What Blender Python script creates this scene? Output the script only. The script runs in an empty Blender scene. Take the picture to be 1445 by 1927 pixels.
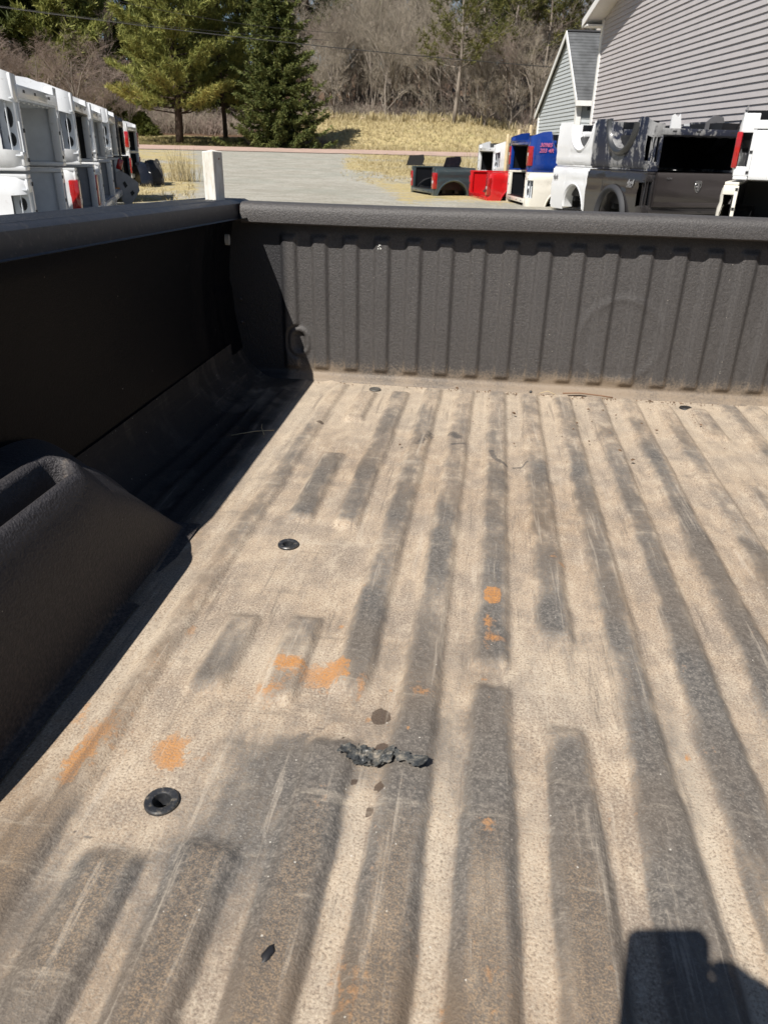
import bpy, bmesh, math, random
import numpy as np
from mathutils import Vector, Matrix

random.seed(7); np.random.seed(7)
sc = bpy.context.scene
COL = sc.collection
PI = math.pi
R = math.radians

# ------------------------------------------------------------------ camera
F_PX, IMG_W, IMG_H = 1400.0, 1445.0, 1927.0
CAM_Z = 0.668
def cam_axes():
    cx, cy = IMG_W / 2, IMG_H / 2
    v1 = Vector((925 - cx, 285 - cy, F_PX)).normalized()
    p2 = Vector((925 - cx + 1000, 285 - cy + 24.3, F_PX))
    n = v1.cross(p2).normalized()
    up = n if n.y < 0 else -n
    x = v1.cross(up).normalized()
    if x.x < 0: x = -x
    return x, v1, up
_X, _Y, _Z = cam_axes()
def to_world(c):
    c = Vector(c)
    return Vector((_X.dot(c), _Y.dot(c), _Z.dot(c)))
cam_data = bpy.data.cameras.new('camera')
cam = bpy.data.objects.new('camera', cam_data); COL.objects.link(cam)
m = Matrix.Identity(4)
for i, c in enumerate([(1, 0, 0), (0, -1, 0), (0, 0, -1)]):
    w = to_world(c)
    for j in range(3): m[j][i] = w[j]
m[2][3] = CAM_Z
cam.matrix_world = m
cam_data.sensor_fit = 'VERTICAL'
cam_data.sensor_height = 36.0
cam_data.lens = F_PX / IMG_H * 36.0
cam_data.clip_start = 0.02
cam_data.clip_end = 2000
cam_data.dof.use_dof = True
cam_data.dof.focus_distance = 1.55
cam_data.dof.aperture_fstop = 15
sc.camera = cam

# ------------------------------------------------------------------ light
SUN_D = Vector((0.37, 0.74, -1.0)).normalized()      # the way the sunlight travels
world = bpy.data.worlds.new('World'); sc.world = world
world.use_nodes = True
wn = world.node_tree
for n_ in list(wn.nodes): wn.nodes.remove(n_)
sky = wn.nodes.new('ShaderNodeTexSky'); sky.sky_type = 'NISHITA'; sky.sun_disc = False
sky.sun_elevation = math.asin(-SUN_D.z)
sky.sun_rotation = math.atan2(-SUN_D.x, -SUN_D.y)
sky.air_density = 1.0; sky.dust_density = 0.4; sky.ozone_density = 2.0
bg = wn.nodes.new('ShaderNodeBackground'); bg.inputs['Strength'].default_value = 0.05
wo = wn.nodes.new('ShaderNodeOutputWorld')
wn.links.new(sky.outputs[0], bg.inputs[0]); wn.links.new(bg.outputs[0], wo.inputs[0])
sun_data = bpy.data.lights.new('sun', 'SUN')
sun_data.energy = 4.9; sun_data.angle = R(0.53); sun_data.color = (1.0, 0.95, 0.88)
sun = bpy.data.objects.new('sun', sun_data); COL.objects.link(sun)
sun.rotation_euler = SUN_D.to_track_quat('-Z', 'Y').to_euler()
sc.view_settings.view_transform = 'Standard'
sc.view_settings.look = 'None'
sc.view_settings.exposure = 0.64
sc.view_settings.gamma = 1.0
sc.view_settings.use_curve_mapping = False
sc.cycles.max_bounces = 6
sc.cycles.diffuse_bounces = 3
sc.cycles.glossy_bounces = 3
sc.cycles.transparent_max_bounces = 8
sc.cycles.use_denoising = True

# ------------------------------------------------------------------ helpers
class MB:
    def __init__(s): s.v = []; s.f = []; s.mi = []; s.cur = 0
    def vert(s, p): s.v.append(tuple(p)); return len(s.v) - 1
    def face(s, idx): s.f.append(tuple(idx)); s.mi.append(s.cur)
    def quad(s, a, b, c, d): n = len(s.v); s.v += [tuple(a), tuple(b), tuple(c), tuple(d)]; s.face((n, n+1, n+2, n+3)); return s
    def box(s, x0, x1, y0, y1, z0, z1, M=None):
        n = len(s.v)
        ps = [(x0,y0,z0),(x1,y0,z0),(x1,y1,z0),(x0,y1,z0),(x0,y0,z1),(x1,y0,z1),(x1,y1,z1),(x0,y1,z1)]
        if M is not None: ps = [tuple(M @ Vector(p)) for p in ps]
        s.v += ps
        for q in ((0,3,2,1),(4,5,6,7),(0,1,5,4),(1,2,6,5),(2,3,7,6),(3,0,4,7)): s.face([n+i for i in q])
        return s
    def bbox(s, x0, x1, y0, y1, z0, z1, b=0.004, M=None):
        """box with chamfered long edges (all twelve, via a small bmesh)"""
        bm = bmesh.new(); bmesh.ops.create_cube(bm, size=1)
        for v in bm.verts: v.co = Vector(((x0+x1)/2+v.co.x*(x1-x0), (y0+y1)/2+v.co.y*(y1-y0), (z0+z1)/2+v.co.z*(z1-z0)))
        bmesh.ops.bevel(bm, geom=bm.edges[:], offset=b, segments=2, affect='EDGES', profile=0.5)
        if M is not None: bm.transform(M)
        n = len(s.v); s.v += [tuple(v.co) for v in bm.verts]
        for f in bm.faces: s.face([n+v.index for v in f.verts])
        bm.free(); return s
    def tube(s, pts, rad, n=6, cap=True):
        pts = [Vector(p) for p in pts]
        if not hasattr(rad, '__len__'): rad = [rad]*len(pts)
        rings = []
        for i, p in enumerate(pts):
            t = (pts[min(i+1, len(pts)-1)] - pts[max(i-1, 0)]).normalized()
            a = t.orthogonal().normalized() if i == 0 else (prev - t*prev.dot(t)).normalized()
            prev = a; b = t.cross(a)
            k = len(s.v)
            for j in range(n):
                th = 2*PI*j/n
                s.v.append(tuple(p + (a*math.cos(th)+b*math.sin(th))*rad[i]))
            rings.append(k)
        for r0, r1 in zip(rings, rings[1:]):
            for j in range(n): s.face((r0+j, r0+(j+1)%n, r1+(j+1)%n, r1+j))
        if cap:
            s.face([rings[0]+j for j in range(n)][::-1]); s.face([rings[-1]+j for j in range(n)])
        return s
    def lathe(s, prof, n=24, c=(0,0,0), M=None, close=False):
        base = len(s.v)
        for r, z in prof:
            for j in range(n):
                th = 2*PI*j/n; p = Vector((r*math.cos(th), r*math.sin(th), z))
                if M is not None: p = M @ p
                s.v.append((p.x+c[0], p.y+c[1], p.z+c[2]))
        for i in range(len(prof)-1):
            for j in range(n):
                s.face((base+i*n+j, base+i*n+(j+1)%n, base+(i+1)*n+(j+1)%n, base+(i+1)*n+j))
        return s
    def prism(s, outline, d0, d1, axis='x'):
        """outline: 2D points; extruded along axis. axis x -> (y,z) outline; y -> (x,z); z -> (x,y)"""
        def P(a, b, d):
            return {'x': (d,a,b), 'y': (a,d,b), 'z': (a,b,d)}[axis]
        n = len(s.v); k = len(outline)
        for a, b in outline: s.v.append(P(a,b,d0))
        for a, b in outline: s.v.append(P(a,b,d1))
        s.face([n+i for i in range(k)][::-1]); s.face([n+k+i for i in range(k)])
        for i in range(k): s.face((n+i, n+(i+1)%k, n+k+(i+1)%k, n+k+i))
        return s
    def grid(s, P):
        """P[i][j] points"""
        n = len(s.v); I = len(P); J = len(P[0])
        for row in P:
            for p in row: s.v.append(tuple(p))
        for i in range(I-1):
            for j in range(J-1): s.face((n+i*J+j, n+i*J+j+1, n+(i+1)*J+j+1, n+(i+1)*J+j))
        return s
    def mesh(s, name, mats, smooth=False, angle=None):
        me = bpy.data.meshes.new(name); me.from_pydata(s.v, [], s.f)
        if not isinstance(mats, (list, tuple)): mats = [mats]
        for m_ in mats: me.materials.append(m_)
        if len(mats) > 1: me.polygons.foreach_set('material_index', s.mi)
        if smooth:
            me.polygons.foreach_set('use_smooth', [True]*len(me.polygons))
            if angle is not None: me.set_sharp_from_angle(angle=R(angle))
        me.update(); return me
    def build(s, name, mats, parent=None, smooth=False, angle=None, loc=None):
        me = s.mesh(name, mats, smooth, angle)
        o = bpy.data.objects.new(name, me); COL.objects.link(o)
        if parent is not None: o.parent = parent
        if loc is not None: o.location = loc
        return o

def tag(o, label=None, cat=None, group=None, kind=None):
    if label: o['label'] = label
    if cat: o['category'] = cat
    if group: o['group'] = group
    if kind: o['kind'] = kind
    return o
def thing(name, label, cat, loc=(0,0,0), rot=(0,0,0), group=None):
    o = bpy.data.objects.new(name, None); COL.objects.link(o)
    o.location = loc; o.rotation_euler = rot
    o.empty_display_size = 0.1
    return tag(o, label, cat, group)
def inst(name, me, parent=None, loc=(0,0,0), rot=(0,0,0), scale=None):
    o = bpy.data.objects.new(name, me); COL.objects.link(o)
    o.location = loc; o.rotation_euler = rot
    if scale is not None: o.scale = scale if hasattr(scale, '__len__') else (scale,)*3
    if parent is not None: o.parent = parent
    return o

# ---------------- materials
K_REF = 0.76      # one common reflectance scale for all hand-picked colours; the exposure above is set to go with it
def newmat(name):
    m_ = bpy.data.materials.new(name); m_.use_nodes = True
    nt = m_.node_tree; b = nt.nodes['Principled BSDF']
    return m_, nt, b
def N(nt, typ, **kw):
    n_ = nt.nodes.new(typ)
    for k, v in kw.items(): setattr(n_, k, v)
    return n_
def noise(nt, scale, detail=4, rough=0.55, vec=None, stretch=None, coord='Object'):
    t = N(nt, 'ShaderNodeTexNoise'); t.inputs['Scale'].default_value = scale
    t.inputs['Detail'].default_value = detail; t.inputs['Roughness'].default_value = rough
    if vec is None:
        tc = N(nt, 'ShaderNodeTexCoord'); vec = tc.outputs[coord]
    if stretch:
        mp = N(nt, 'ShaderNodeMapping'); mp.inputs['Scale'].default_value = stretch
        nt.links.new(vec, mp.inputs[0]); vec = mp.outputs[0]
    nt.links.new(vec, t.inputs['Vector'])
    return t.outputs['Fac']
def ramp(nt, fac, stops):
    r_ = N(nt, 'ShaderNodeValToRGB')
    e = r_.color_ramp.elements
    while len(e) < len(stops): e.new(0.5)
    for i, (p, c) in enumerate(stops):
        e[i].position = p; e[i].color = (c[0]*K_REF, c[1]*K_REF, c[2]*K_REF, 1) if hasattr(c, '__len__') else (c, c, c, 1)
    nt.links.new(fac, r_.inputs[0]); return r_.outputs['Color']
def mixc(nt, fac, a, b, blend='MIX'):
    x = N(nt, 'ShaderNodeMix', data_type='RGBA', blend_type=blend)
    def put(sock, v):
        if hasattr(v, 'links') or isinstance(v, bpy.types.NodeSocket): nt.links.new(v, sock)
        elif hasattr(v, '__len__'): sock.default_value = (v[0]*K_REF, v[1]*K_REF, v[2]*K_REF, 1)
        else: sock.default_value = v
    put(x.inputs['Factor'], fac); put(x.inputs['A'], a); put(x.inputs['B'], b)
    return x.outputs['Result']
def math_(nt, op, a, b=None, c=None, clamp=False):
    x = N(nt, 'ShaderNodeMath', operation=op); x.use_clamp = clamp
    for i, v in enumerate((a, b, c)):
        if v is None: continue
        if isinstance(v, bpy.types.NodeSocket): nt.links.new(v, x.inputs[i])
        else: x.inputs[i].default_value = v
    return x.outputs[0]
def sstep(nt, v, lo, hi, tmin=0.0, tmax=1.0):
    x = N(nt, 'ShaderNodeMapRange', interpolation_type='SMOOTHSTEP')
    nt.links.new(v, x.inputs['Value'])
    x.inputs['From Min'].default_value = lo; x.inputs['From Max'].default_value = hi
    x.inputs['To Min'].default_value = tmin; x.inputs['To Max'].default_value = tmax
    return x.outputs['Result']
def bump(nt, b, h, dist, strength=1.0, prev=None):
    x = N(nt, 'ShaderNodeBump'); x.inputs['Distance'].default_value = dist; x.inputs['Strength'].default_value = strength
    nt.links.new(h, x.inputs['Height'])
    if prev is not None: nt.links.new(prev, x.inputs['Normal'])
    if b is not None: nt.links.new(x.outputs[0], b.inputs['Normal'])
    return x.outputs[0]
def attr(nt, name, typ='GEOMETRY'):
    a = N(nt, 'ShaderNodeAttribute'); a.attribute_name = name; a.attribute_type = typ
    return a
def simple(name, col, rough=0.6, metal=0.0, var=0.15, scale=8.0, spec=None, bumpd=0.0, bscale=60, coat=0.0, dirt=None):
    m_, nt, b = newmat(name)
    n1 = noise(nt, scale)
    c2 = tuple(max(0, c*(1-var)) for c in col); c1 = tuple(min(1, c*(1+var*0.6)) for c in col)
    c = ramp(nt, n1, [(0.3, c2), (0.7, c1)])
    if dirt is not None:
        dn = noise(nt, dirt[1], 8, 0.7)
        c = mixc(nt, sstep(nt, dn, 0.52, 0.7, 0, dirt[2]), c, dirt[0])
    nt.links.new(c, b.inputs['Base Color'])
    b.inputs['Roughness'].default_value = rough; b.inputs['Metallic'].default_value = metal
    if spec is not None: b.inputs['Specular IOR Level'].default_value = spec
    if coat: b.inputs['Coat Weight'].default_value = coat; b.inputs['Coat Roughness'].default_value = 0.05
    if bumpd: bump(nt, b, noise(nt, bscale, 3), bumpd)
    return m_

# ---------------- numpy value noise
_rng = np.random.RandomState(11)
_LAT = _rng.rand(256, 256)
def vnoise(x, y, s):
    x = x*s; y = y*s
    xi = np.floor(x).astype(int); yi = np.floor(y).astype(int)
    fx = x-xi; fy = y-yi; fx = fx*fx*(3-2*fx); fy = fy*fy*(3-2*fy)
    g = lambda a, b: _LAT[a & 255, b & 255]
    return (g(xi, yi)*(1-fx)+g(xi+1, yi)*fx)*(1-fy)+(g(xi, yi+1)*(1-fx)+g(xi+1, yi+1)*fx)*fy
def fbm(x, y, s, o=4, off=0.0):
    t = 0; a = 1; w = 0
    for k in range(o):
        t = t + a*vnoise(x+off+k*3.7, y-off+k*1.3, s); w += a; a *= .55; s *= 2.07
    return t/w
def sst(v, a, b):
    t = np.clip((v-a)/(b-a), 0, 1); return t*t*(3-2*t)

def grid_mesh(name, X, Y, Z, keep=None, attrs=None, mat=None, parent=None):
    I, J = X.shape
    co = np.stack([X, Y, Z], -1).reshape(-1, 3).astype(np.float32)
    a = np.arange(I*J).reshape(I, J)
    q = np.stack([a[:-1, :-1], a[1:, :-1], a[1:, 1:], a[:-1, 1:]], -1)
    if keep is not None: q = q[keep]
    q = q.reshape(-1, 4)
    me = bpy.data.meshes.new(name)
    me.vertices.add(len(co)); me.vertices.foreach_set('co', co.ravel())
    me.loops.add(q.size); me.loops.foreach_set('vertex_index', q.ravel().astype(np.int32))
    me.polygons.add(len(q))
    me.polygons.foreach_set('loop_start', np.arange(0, q.size, 4, dtype=np.int32))
    me.polygons.foreach_set('loop_total', np.full(len(q), 4, dtype=np.int32))
    me.polygons.foreach_set('use_smooth', np.ones(len(q), dtype=bool))
    me.update(calc_edges=True); me.validate()
    for k, v in (attrs or {}).items():
        at = me.attributes.new(k, 'FLOAT', 'POINT'); at.data.foreach_set('value', v.astype(np.float32).ravel())
    if mat: me.materials.append(mat)
    o = bpy.data.objects.new(name, me); COL.objects.link(o)
    if parent is not None: o.parent = parent
    return o

# ================================================================== GROUND AND SETTING
GZ = -0.42
def ground_h(x, y):
    x = np.asarray(x, dtype=float); y = np.asarray(y, dtype=float)
    D = np.sqrt(x*x+y*y)
    th = np.degrees(np.arctan2(x, y))
    z = GZ + 0.75*sst(D, 24, 60) + 0.0*D
    z = z + 0.20*sst(D, 55.5, 65)
    # verge and bank past the road
    z = z + 0.75*sst(D, 67, 74)
    berm = sst(th, -17.5, -11)*(1-0.75*sst(th, -3.5, 4.5))
    z = z + 1.75*berm*sst(D, 69, 81)
    z = z + 1.1*(1-berm)*sst(D, 74, 90)
    z = z + 7.5*sst(D, 84, 150) + 9*sst(D, 135, 230)
    z = z + 0.03*(fbm(x, y, 0.35, 3)-.5) + 0.25*(fbm(x, y, 0.12, 3, 5)-.5)*sst(D, 66, 80)
    return z
def gh(x, y): return float(ground_h(x, y))

# ground: fine sectors ahead, coarse elsewhere
def m_ground():
    m_, nt, b = newmat('gravel_and_grass')
    tc = N(nt, 'ShaderNodeTexCoord'); P = tc.outputs['Object']
    g1 = noise(nt, 14, 6, 0.75, P); g2 = noise(nt, 1.2, 5, 0.6, P); g3 = noise(nt, 0.25, 4, 0.6, P)
    gravel = ramp(nt, g1, [(0.3, (0.22, 0.21, 0.18)), (0.5, (0.42, 0.405, 0.35)), (0.7, (0.62, 0.59, 0.52))])
    gravel = mixc(nt, sstep(nt, g2, 0.35, 0.65, 0, 0.6), gravel, (0.27, 0.25, 0.20))
    g4 = noise(nt, 5, 5, 0.75, P); gravel = mixc(nt, sstep(nt, g4, 0.48, 0.68, 0, 0.55), gravel, (0.55, 0.52, 0.45))
    gravel = mixc(nt, sstep(nt, g3, 0.45, 0.65, 0, 0.35), gravel, (0.29, 0.31, 0.265))
    d1 = noise(nt, 9, 6, 0.8, P); d2 = noise(nt, 0.8, 5, 0.7, P)
    dry = ramp(nt, d1, [(0.3, (0.24, 0.18, 0.09)), (0.52, (0.50, 0.41, 0.21)), (0.75, (0.72, 0.60, 0.34))])
    dry = mixc(nt, sstep(nt, d2, 0.5, 0.72, 0, 0.55), dry, (0.17, 0.19, 0.06))
    l1 = noise(nt, 7, 6, 0.8, P)
    litter = ramp(nt, l1, [(0.3, (0.055, 0.035, 0.022)), (0.55, (0.16, 0.10, 0.062)), (0.8, (0.30, 0.19, 0.12))])
    grass = attr(nt, 'grass').outputs['Fac']; lit = attr(nt, 'litter').outputs['Fac']
    e = noise(nt, 2.2, 7, 0.8, P); e2 = math_(nt, 'SUBTRACT', e, 0.5)
    gf = sstep(nt, math_(nt, 'ADD', grass, math_(nt, 'MULTIPLY', e2, 1.6)), 0.4, 0.62)
    lf = sstep(nt, math_(nt, 'ADD', lit, e2), 0.4, 0.6)
    c = mixc(nt, gf, gravel, dry); c = mixc(nt, lf, c, litter)
    nt.links.new(c, b.inputs['Base Color']); b.inputs['Roughness'].default_value = 0.95
    b.inputs['Specular IOR Level'].default_value = 0.15
    bump(nt, b, g1, 0.02)
    return m_
MG = m_ground()
def ground():
    rr = np.concatenate([[0.0], np.geomspace(1.5, 30, 60), np.linspace(30.4, 100, 170), np.geomspace(101, 900, 26)])
    th = np.radians(np.concatenate([np.linspace(-180, -46, 22)[:-1], np.linspace(-46, 34, 200), np.linspace(34, 180, 22)[1:]]))
    RR, TH = np.meshgrid(rr, th, indexing='ij')
    X = RR*np.sin(TH); Y = RR*np.cos(TH); Z = ground_h(X, Y)
    deg = np.degrees(TH)
    D = RR
    grass = sst(D, 65.5, 67)
    # dry weeds creeping over the gravel on the right, and beside the left row
    edge_ = np.clip(31-3.1*(deg+10.5), 17, 60)
    weeds = sst(D, edge_-4, edge_+5)*sst(deg, -11.5, -9.3)*(0.64+1.0*(fbm(X, Y, .35, 3)-.5))
    left = (1-sst(deg, -21.5, -18.0))*sst(D, 9, 13)*(0.60+.8*(fbm(X, Y, .5, 3, 7)-.5))
    grass = np.maximum(grass, np.maximum(weeds, left))
    litter = np.maximum(sst(D, 88, 93), sst(D, 74, 79)*(1-sst(deg, -17.5, -12)))
    litter = np.maximum(litter, sst(D, 76, 80)*sst(deg, 2.5, 5))
    litter = np.maximum(litter, .62*np.clip(weeds, 0, 1)*fbm(X, Y, .6, 4, 12)*1.15)
    o = grid_mesh('ground', X, Y, Z, attrs={'grass': grass, 'litter': litter}, mat=MG)
    tag(o, kind='structure')
ground()

def road():
    m_ = simple('pink_asphalt', (0.52, 0.37, 0.30), 0.9, var=0.2, scale=1.5, bumpd=0.004, bscale=30)
    th = np.radians(np.linspace(-60, 45, 120)); rr = np.array([55.6, 57.0, 58, 60, 62, 64.5, 65.8])
    RR, TH = np.meshgrid(rr, th, indexing='ij')
    X = RR*np.sin(TH); Y = RR*np.cos(TH)
    o = grid_mesh('road', X, Y, ground_h(X, Y)+0.035, mat=m_); tag(o, kind='structure')
    # shoulder skirts so that the sheet has an edge
road()

# ================================================================== THE TRUCK BED
M_LINER_GRAIN = 420
def m_floor():
    m_, nt, b = newmat('worn_bed_floor')
    tc = N(nt, 'ShaderNodeTexCoord'); P = tc.outputs['Object']
    grain = noise(nt, 330, 3, 0.6, P); grain2 = noise(nt, 120, 5, 0.7, P); big = noise(nt, 7, 6, 0.65, P)
    med = noise(nt, 34, 6, 0.7, P, (1, .45, 1))
    dark = attr(nt, 'dark').outputs['Fac']; rust = attr(nt, 'rust').outputs['Fac']
    wet = attr(nt, 'wet').outputs['Fac']; tone = attr(nt, 'tone').outputs['Fac']; scuff = attr(nt, 'scuff').outputs['Fac']
    speck = attr(nt, 'coarse').outputs['Fac']; light = attr(nt, 'light').outputs['Fac']; shade = attr(nt, 'liner').outputs['Fac']  # the liner attribute carries shade painted onto the left side strip
    gm = math_(nt, 'SUBTRACT', grain, 0.5); g2 = math_(nt, 'SUBTRACT', grain2, 0.5); mm = math_(nt, 'SUBTRACT', med, 0.5)
    d = math_(nt, 'ADD', dark, math_(nt, 'MULTIPLY', gm, 1.5))
    d = math_(nt, 'ADD', d, math_(nt, 'MULTIPLY', g2, 1.0))
    d = math_(nt, 'ADD', d, math_(nt, 'MULTIPLY', mm, 1.15))
    df = sstep(nt, d, 0.0, 1.0, 0, 0.93)
    tan = mixc(nt, tone, (0.50, 0.395, 0.29), (0.36, 0.255, 0.165))
    tan = mixc(nt, sstep(nt, big, 0.40, 0.62, 0, 0.75), tan, (0.31, 0.255, 0.205))
    tan = mixc(nt, sstep(nt, med, 0.48, 0.66, 0, 0.5), tan, (0.27, 0.22, 0.175))
    tan = mixc(nt, sstep(nt, med, 0.5, 0.34, 0, 0.4), tan, (0.66, 0.56, 0.43))
    tan = mixc(nt, math_(nt, 'MULTIPLY', light, sstep(nt, grain2, 0.35, 0.6, 0.5, 1.0)), tan, (0.60, 0.505, 0.39))
    tan = mixc(nt, sstep(nt, grain, 0.50, 0.68, 0.0, 0.55), tan, (0.70, 0.61, 0.48))
    tan = mixc(nt, sstep(nt, grain, 0.50, 0.32, 0.0, 0.62), tan, (0.15, 0.115, 0.09))
    grey = mixc(nt, sstep(nt, grain2, 0.35, 0.7), (0.080, 0.079, 0.078), (0.20, 0.185, 0.168))
    grey = mixc(nt, sstep(nt, grain, 0.50, 0.68, 0.0, 0.45), grey, (0.40, 0.36, 0.31))
    tan = mixc(nt, shade, tan, (0.030, 0.028, 0.027)); grey = mixc(nt, shade, grey, (0.012, 0.012, 0.014))  # strip colours darkened to stand in for the shade there
    grey = mixc(nt, tone, grey, (0.17, 0.13, 0.095))
    c = mixc(nt, df, tan, grey)
    # coarse worn speckle where dirt sits between the grains
    fine = noise(nt, 520, 3, 0.6, P)
    sp = sstep(nt, math_(nt, 'ADD', fine, math_(nt, 'MULTIPLY', g2, 0.5)), 0.42, 0.64)
    spc = mixc(nt, sp, (0.10, 0.09, 0.082), (0.40, 0.28, 0.17))
    c = mixc(nt, math_(nt, 'MULTIPLY', speck, 0.50), c, spc)
    rf = sstep(nt, math_(nt, 'ADD', rust, math_(nt, 'ADD', math_(nt, 'MULTIPLY', g2, 2.2), math_(nt, 'MULTIPLY', mm, 3.0))), 0.55, 0.85)
    c = mixc(nt, math_(nt, 'MULTIPLY', rf, math_(nt, 'MULTIPLY', sstep(nt, rust, 0.2, 1.25, 0.26, 0.95), sstep(nt, grain, .38, .56, .45, 1.0))), c, mixc(nt, grain2, (0.36, 0.15, 0.05), (0.72, 0.36, 0.12)))
    wf = sstep(nt, math_(nt, 'ADD', wet, math_(nt, 'ADD', math_(nt, 'MULTIPLY', mm, 0.35), math_(nt, 'MULTIPLY', gm, 0.12))), 0.44, 0.56)
    c = mixc(nt, math_(nt, 'MULTIPLY', wf, 0.82), c, (0.085, 0.058, 0.042))
    sf = sstep(nt, math_(nt, 'ADD', scuff, math_(nt, 'ADD', math_(nt, 'MULTIPLY', g2, 0.8), math_(nt, 'MULTIPLY', mm, 0.5))), 0.4, 0.7)
    c = mixc(nt, math_(nt, 'MULTIPLY', sf, 0.62), c, (0.055, 0.055, 0.06))
    # fine scratches drawn lengthwise, and faint crosswise wipes
    scr = noise(nt, 55, 5, 0.75, P, (1, .05, 1)); scr2 = noise(nt, 26, 5, 0.75, P, (.12, 1, 1))
    c = mixc(nt, sstep(nt, scr, .56, .68, 0, .38), c, (.60, .52, .42))
    c = mixc(nt, sstep(nt, scr, .44, .33, 0, .42), c, (.12, .10, .085))
    c = mixc(nt, sstep(nt, scr2, .58, .70, 0, .28), c, (.62, .54, .43))
    c = mixc(nt, sstep(nt, scr2, .42, .32, 0, .30), c, (.14, .12, .10))
    c = mixc(nt, math_(nt, 'MULTIPLY', shade, .90), c, (.018, .018, .020))  # painted shade of the side strip, over everything so far
    # pale grit specks
    vo = N(nt, 'ShaderNodeTexVoronoi'); vo.inputs['Scale'].default_value = 90; nt.links.new(P, vo.inputs['Vector'])
    rnd = N(nt, 'ShaderNodeSeparateColor'); nt.links.new(vo.outputs['Color'], rnd.inputs[0])
    pk = math_(nt, 'MULTIPLY', math_(nt, 'LESS_THAN', vo.outputs['Distance'], 0.10), math_(nt, 'GREATER_THAN', rnd.outputs[0], 0.93))
    c = mixc(nt, math_(nt, 'MULTIPLY', pk, 0.7), c, (0.72, 0.68, 0.6))
    nt.links.new(c, b.inputs['Base Color'])
    rr_ = N(nt, 'ShaderNodeMapRange'); nt.links.new(df, rr_.inputs['Value'])
    rr_.inputs['To Min'].default_value = 0.95; rr_.inputs['To Max'].default_value = 0.62
    nt.links.new(math_(nt, 'SUBTRACT', rr_.outputs[0], math_(nt, 'MULTIPLY', wf, 0.2)), b.inputs['Roughness'])
    b.inputs['Specular IOR Level'].default_value = 0.3
    h = math_(nt, 'ADD', math_(nt, 'MULTIPLY', grain, 1.0), math_(nt, 'MULTIPLY', grain2, 0.9))
    bump(nt, b, h, 0.0011)
    return m_
def m_liner(name, col, dust=(0.30, 0.23, 0.16), spec=0.5, rough=0.55, bd=0.0013, dustamt=1.0, sc_=430):
    m_, nt, b = newmat(name)
    tc = N(nt, 'ShaderNodeTexCoord'); P = tc.outputs['Object']
    grain = noise(nt, sc_, 2, 0.5, P); g2 = noise(nt, 170, 4, 0.6, P); big = noise(nt, 5, 5, 0.6, P, (1, 1, .35))
    du = attr(nt, 'dust').outputs['Fac']
    c = mixc(nt, sstep(nt, g2, 0.3, 0.7), tuple(k*0.8 for k in col), tuple(k*1.25 for k in col))
    lf = sstep(nt, math_(nt, 'ADD', grain, math_(nt, 'MULTIPLY', math_(nt, 'SUBTRACT', big, .5), .25)), 0.60, 0.78, 0, 0.45*dustamt)
    c = mixc(nt, lf, c, (0.26, 0.22, 0.17))
    f = sstep(nt, math_(nt, 'ADD', du, math_(nt, 'MULTIPLY', math_(nt, 'SUBTRACT', g2, .5), .8)), 0.25, 1.0, 0, 0.85)
    c = mixc(nt, f, c, dust)
    c = mixc(nt, attr(nt, 'painted_shade').outputs['Fac'], c, (0.016, 0.016, 0.019))  # near-black mixed into the colour as painted shade
    vo = N(nt, 'ShaderNodeTexVoronoi'); vo.inputs['Scale'].default_value = 75; nt.links.new(P, vo.inputs['Vector'])
    rnd = N(nt, 'ShaderNodeSeparateColor'); nt.links.new(vo.outputs['Color'], rnd.inputs[0])
    pk = math_(nt, 'MULTIPLY', math_(nt, 'LESS_THAN', vo.outputs['Distance'], 0.09), math_(nt, 'GREATER_THAN', rnd.outputs[0], 0.955))
    c = mixc(nt, math_(nt, 'MULTIPLY', pk, 0.6), c, (0.55, 0.5, 0.42))
    nt.links.new(c, b.inputs['Base Color'])
    b.inputs['Roughness'].default_value = rough; b.inputs['Specular IOR Level'].default_value = spec
    bump(nt, b, math_(nt, 'ADD', grain, math_(nt, 'MULTIPLY', g2, 1.1)), bd)
    return m_
M_FLOOR = m_floor()
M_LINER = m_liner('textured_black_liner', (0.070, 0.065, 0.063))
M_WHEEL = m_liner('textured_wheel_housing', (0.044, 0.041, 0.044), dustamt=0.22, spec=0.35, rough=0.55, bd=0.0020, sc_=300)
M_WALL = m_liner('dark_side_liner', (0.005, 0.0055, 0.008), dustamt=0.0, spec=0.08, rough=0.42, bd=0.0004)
M_CAP = simple('rail_cap_plastic', (0.030, 0.031, 0.036), 0.42, var=0.25, scale=20, spec=0.5, bumpd=0.0004, bscale=500, dirt=((0.16, 0.14, 0.12), 70, 0.5))
M_BLACK = simple('black_plastic', (0.02, 0.02, 0.022), 0.45, var=0.2, scale=30)

XL, XR, XC = -0.745, 1.035, 0.145
YB = 2.285                                    # bulkhead wall plane
bed = thing('truck_bed', 'black lined pickup truck bed with worn tan ribbed floor, open towards the viewer', 'truck bed', (0, 0, 0))

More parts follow.
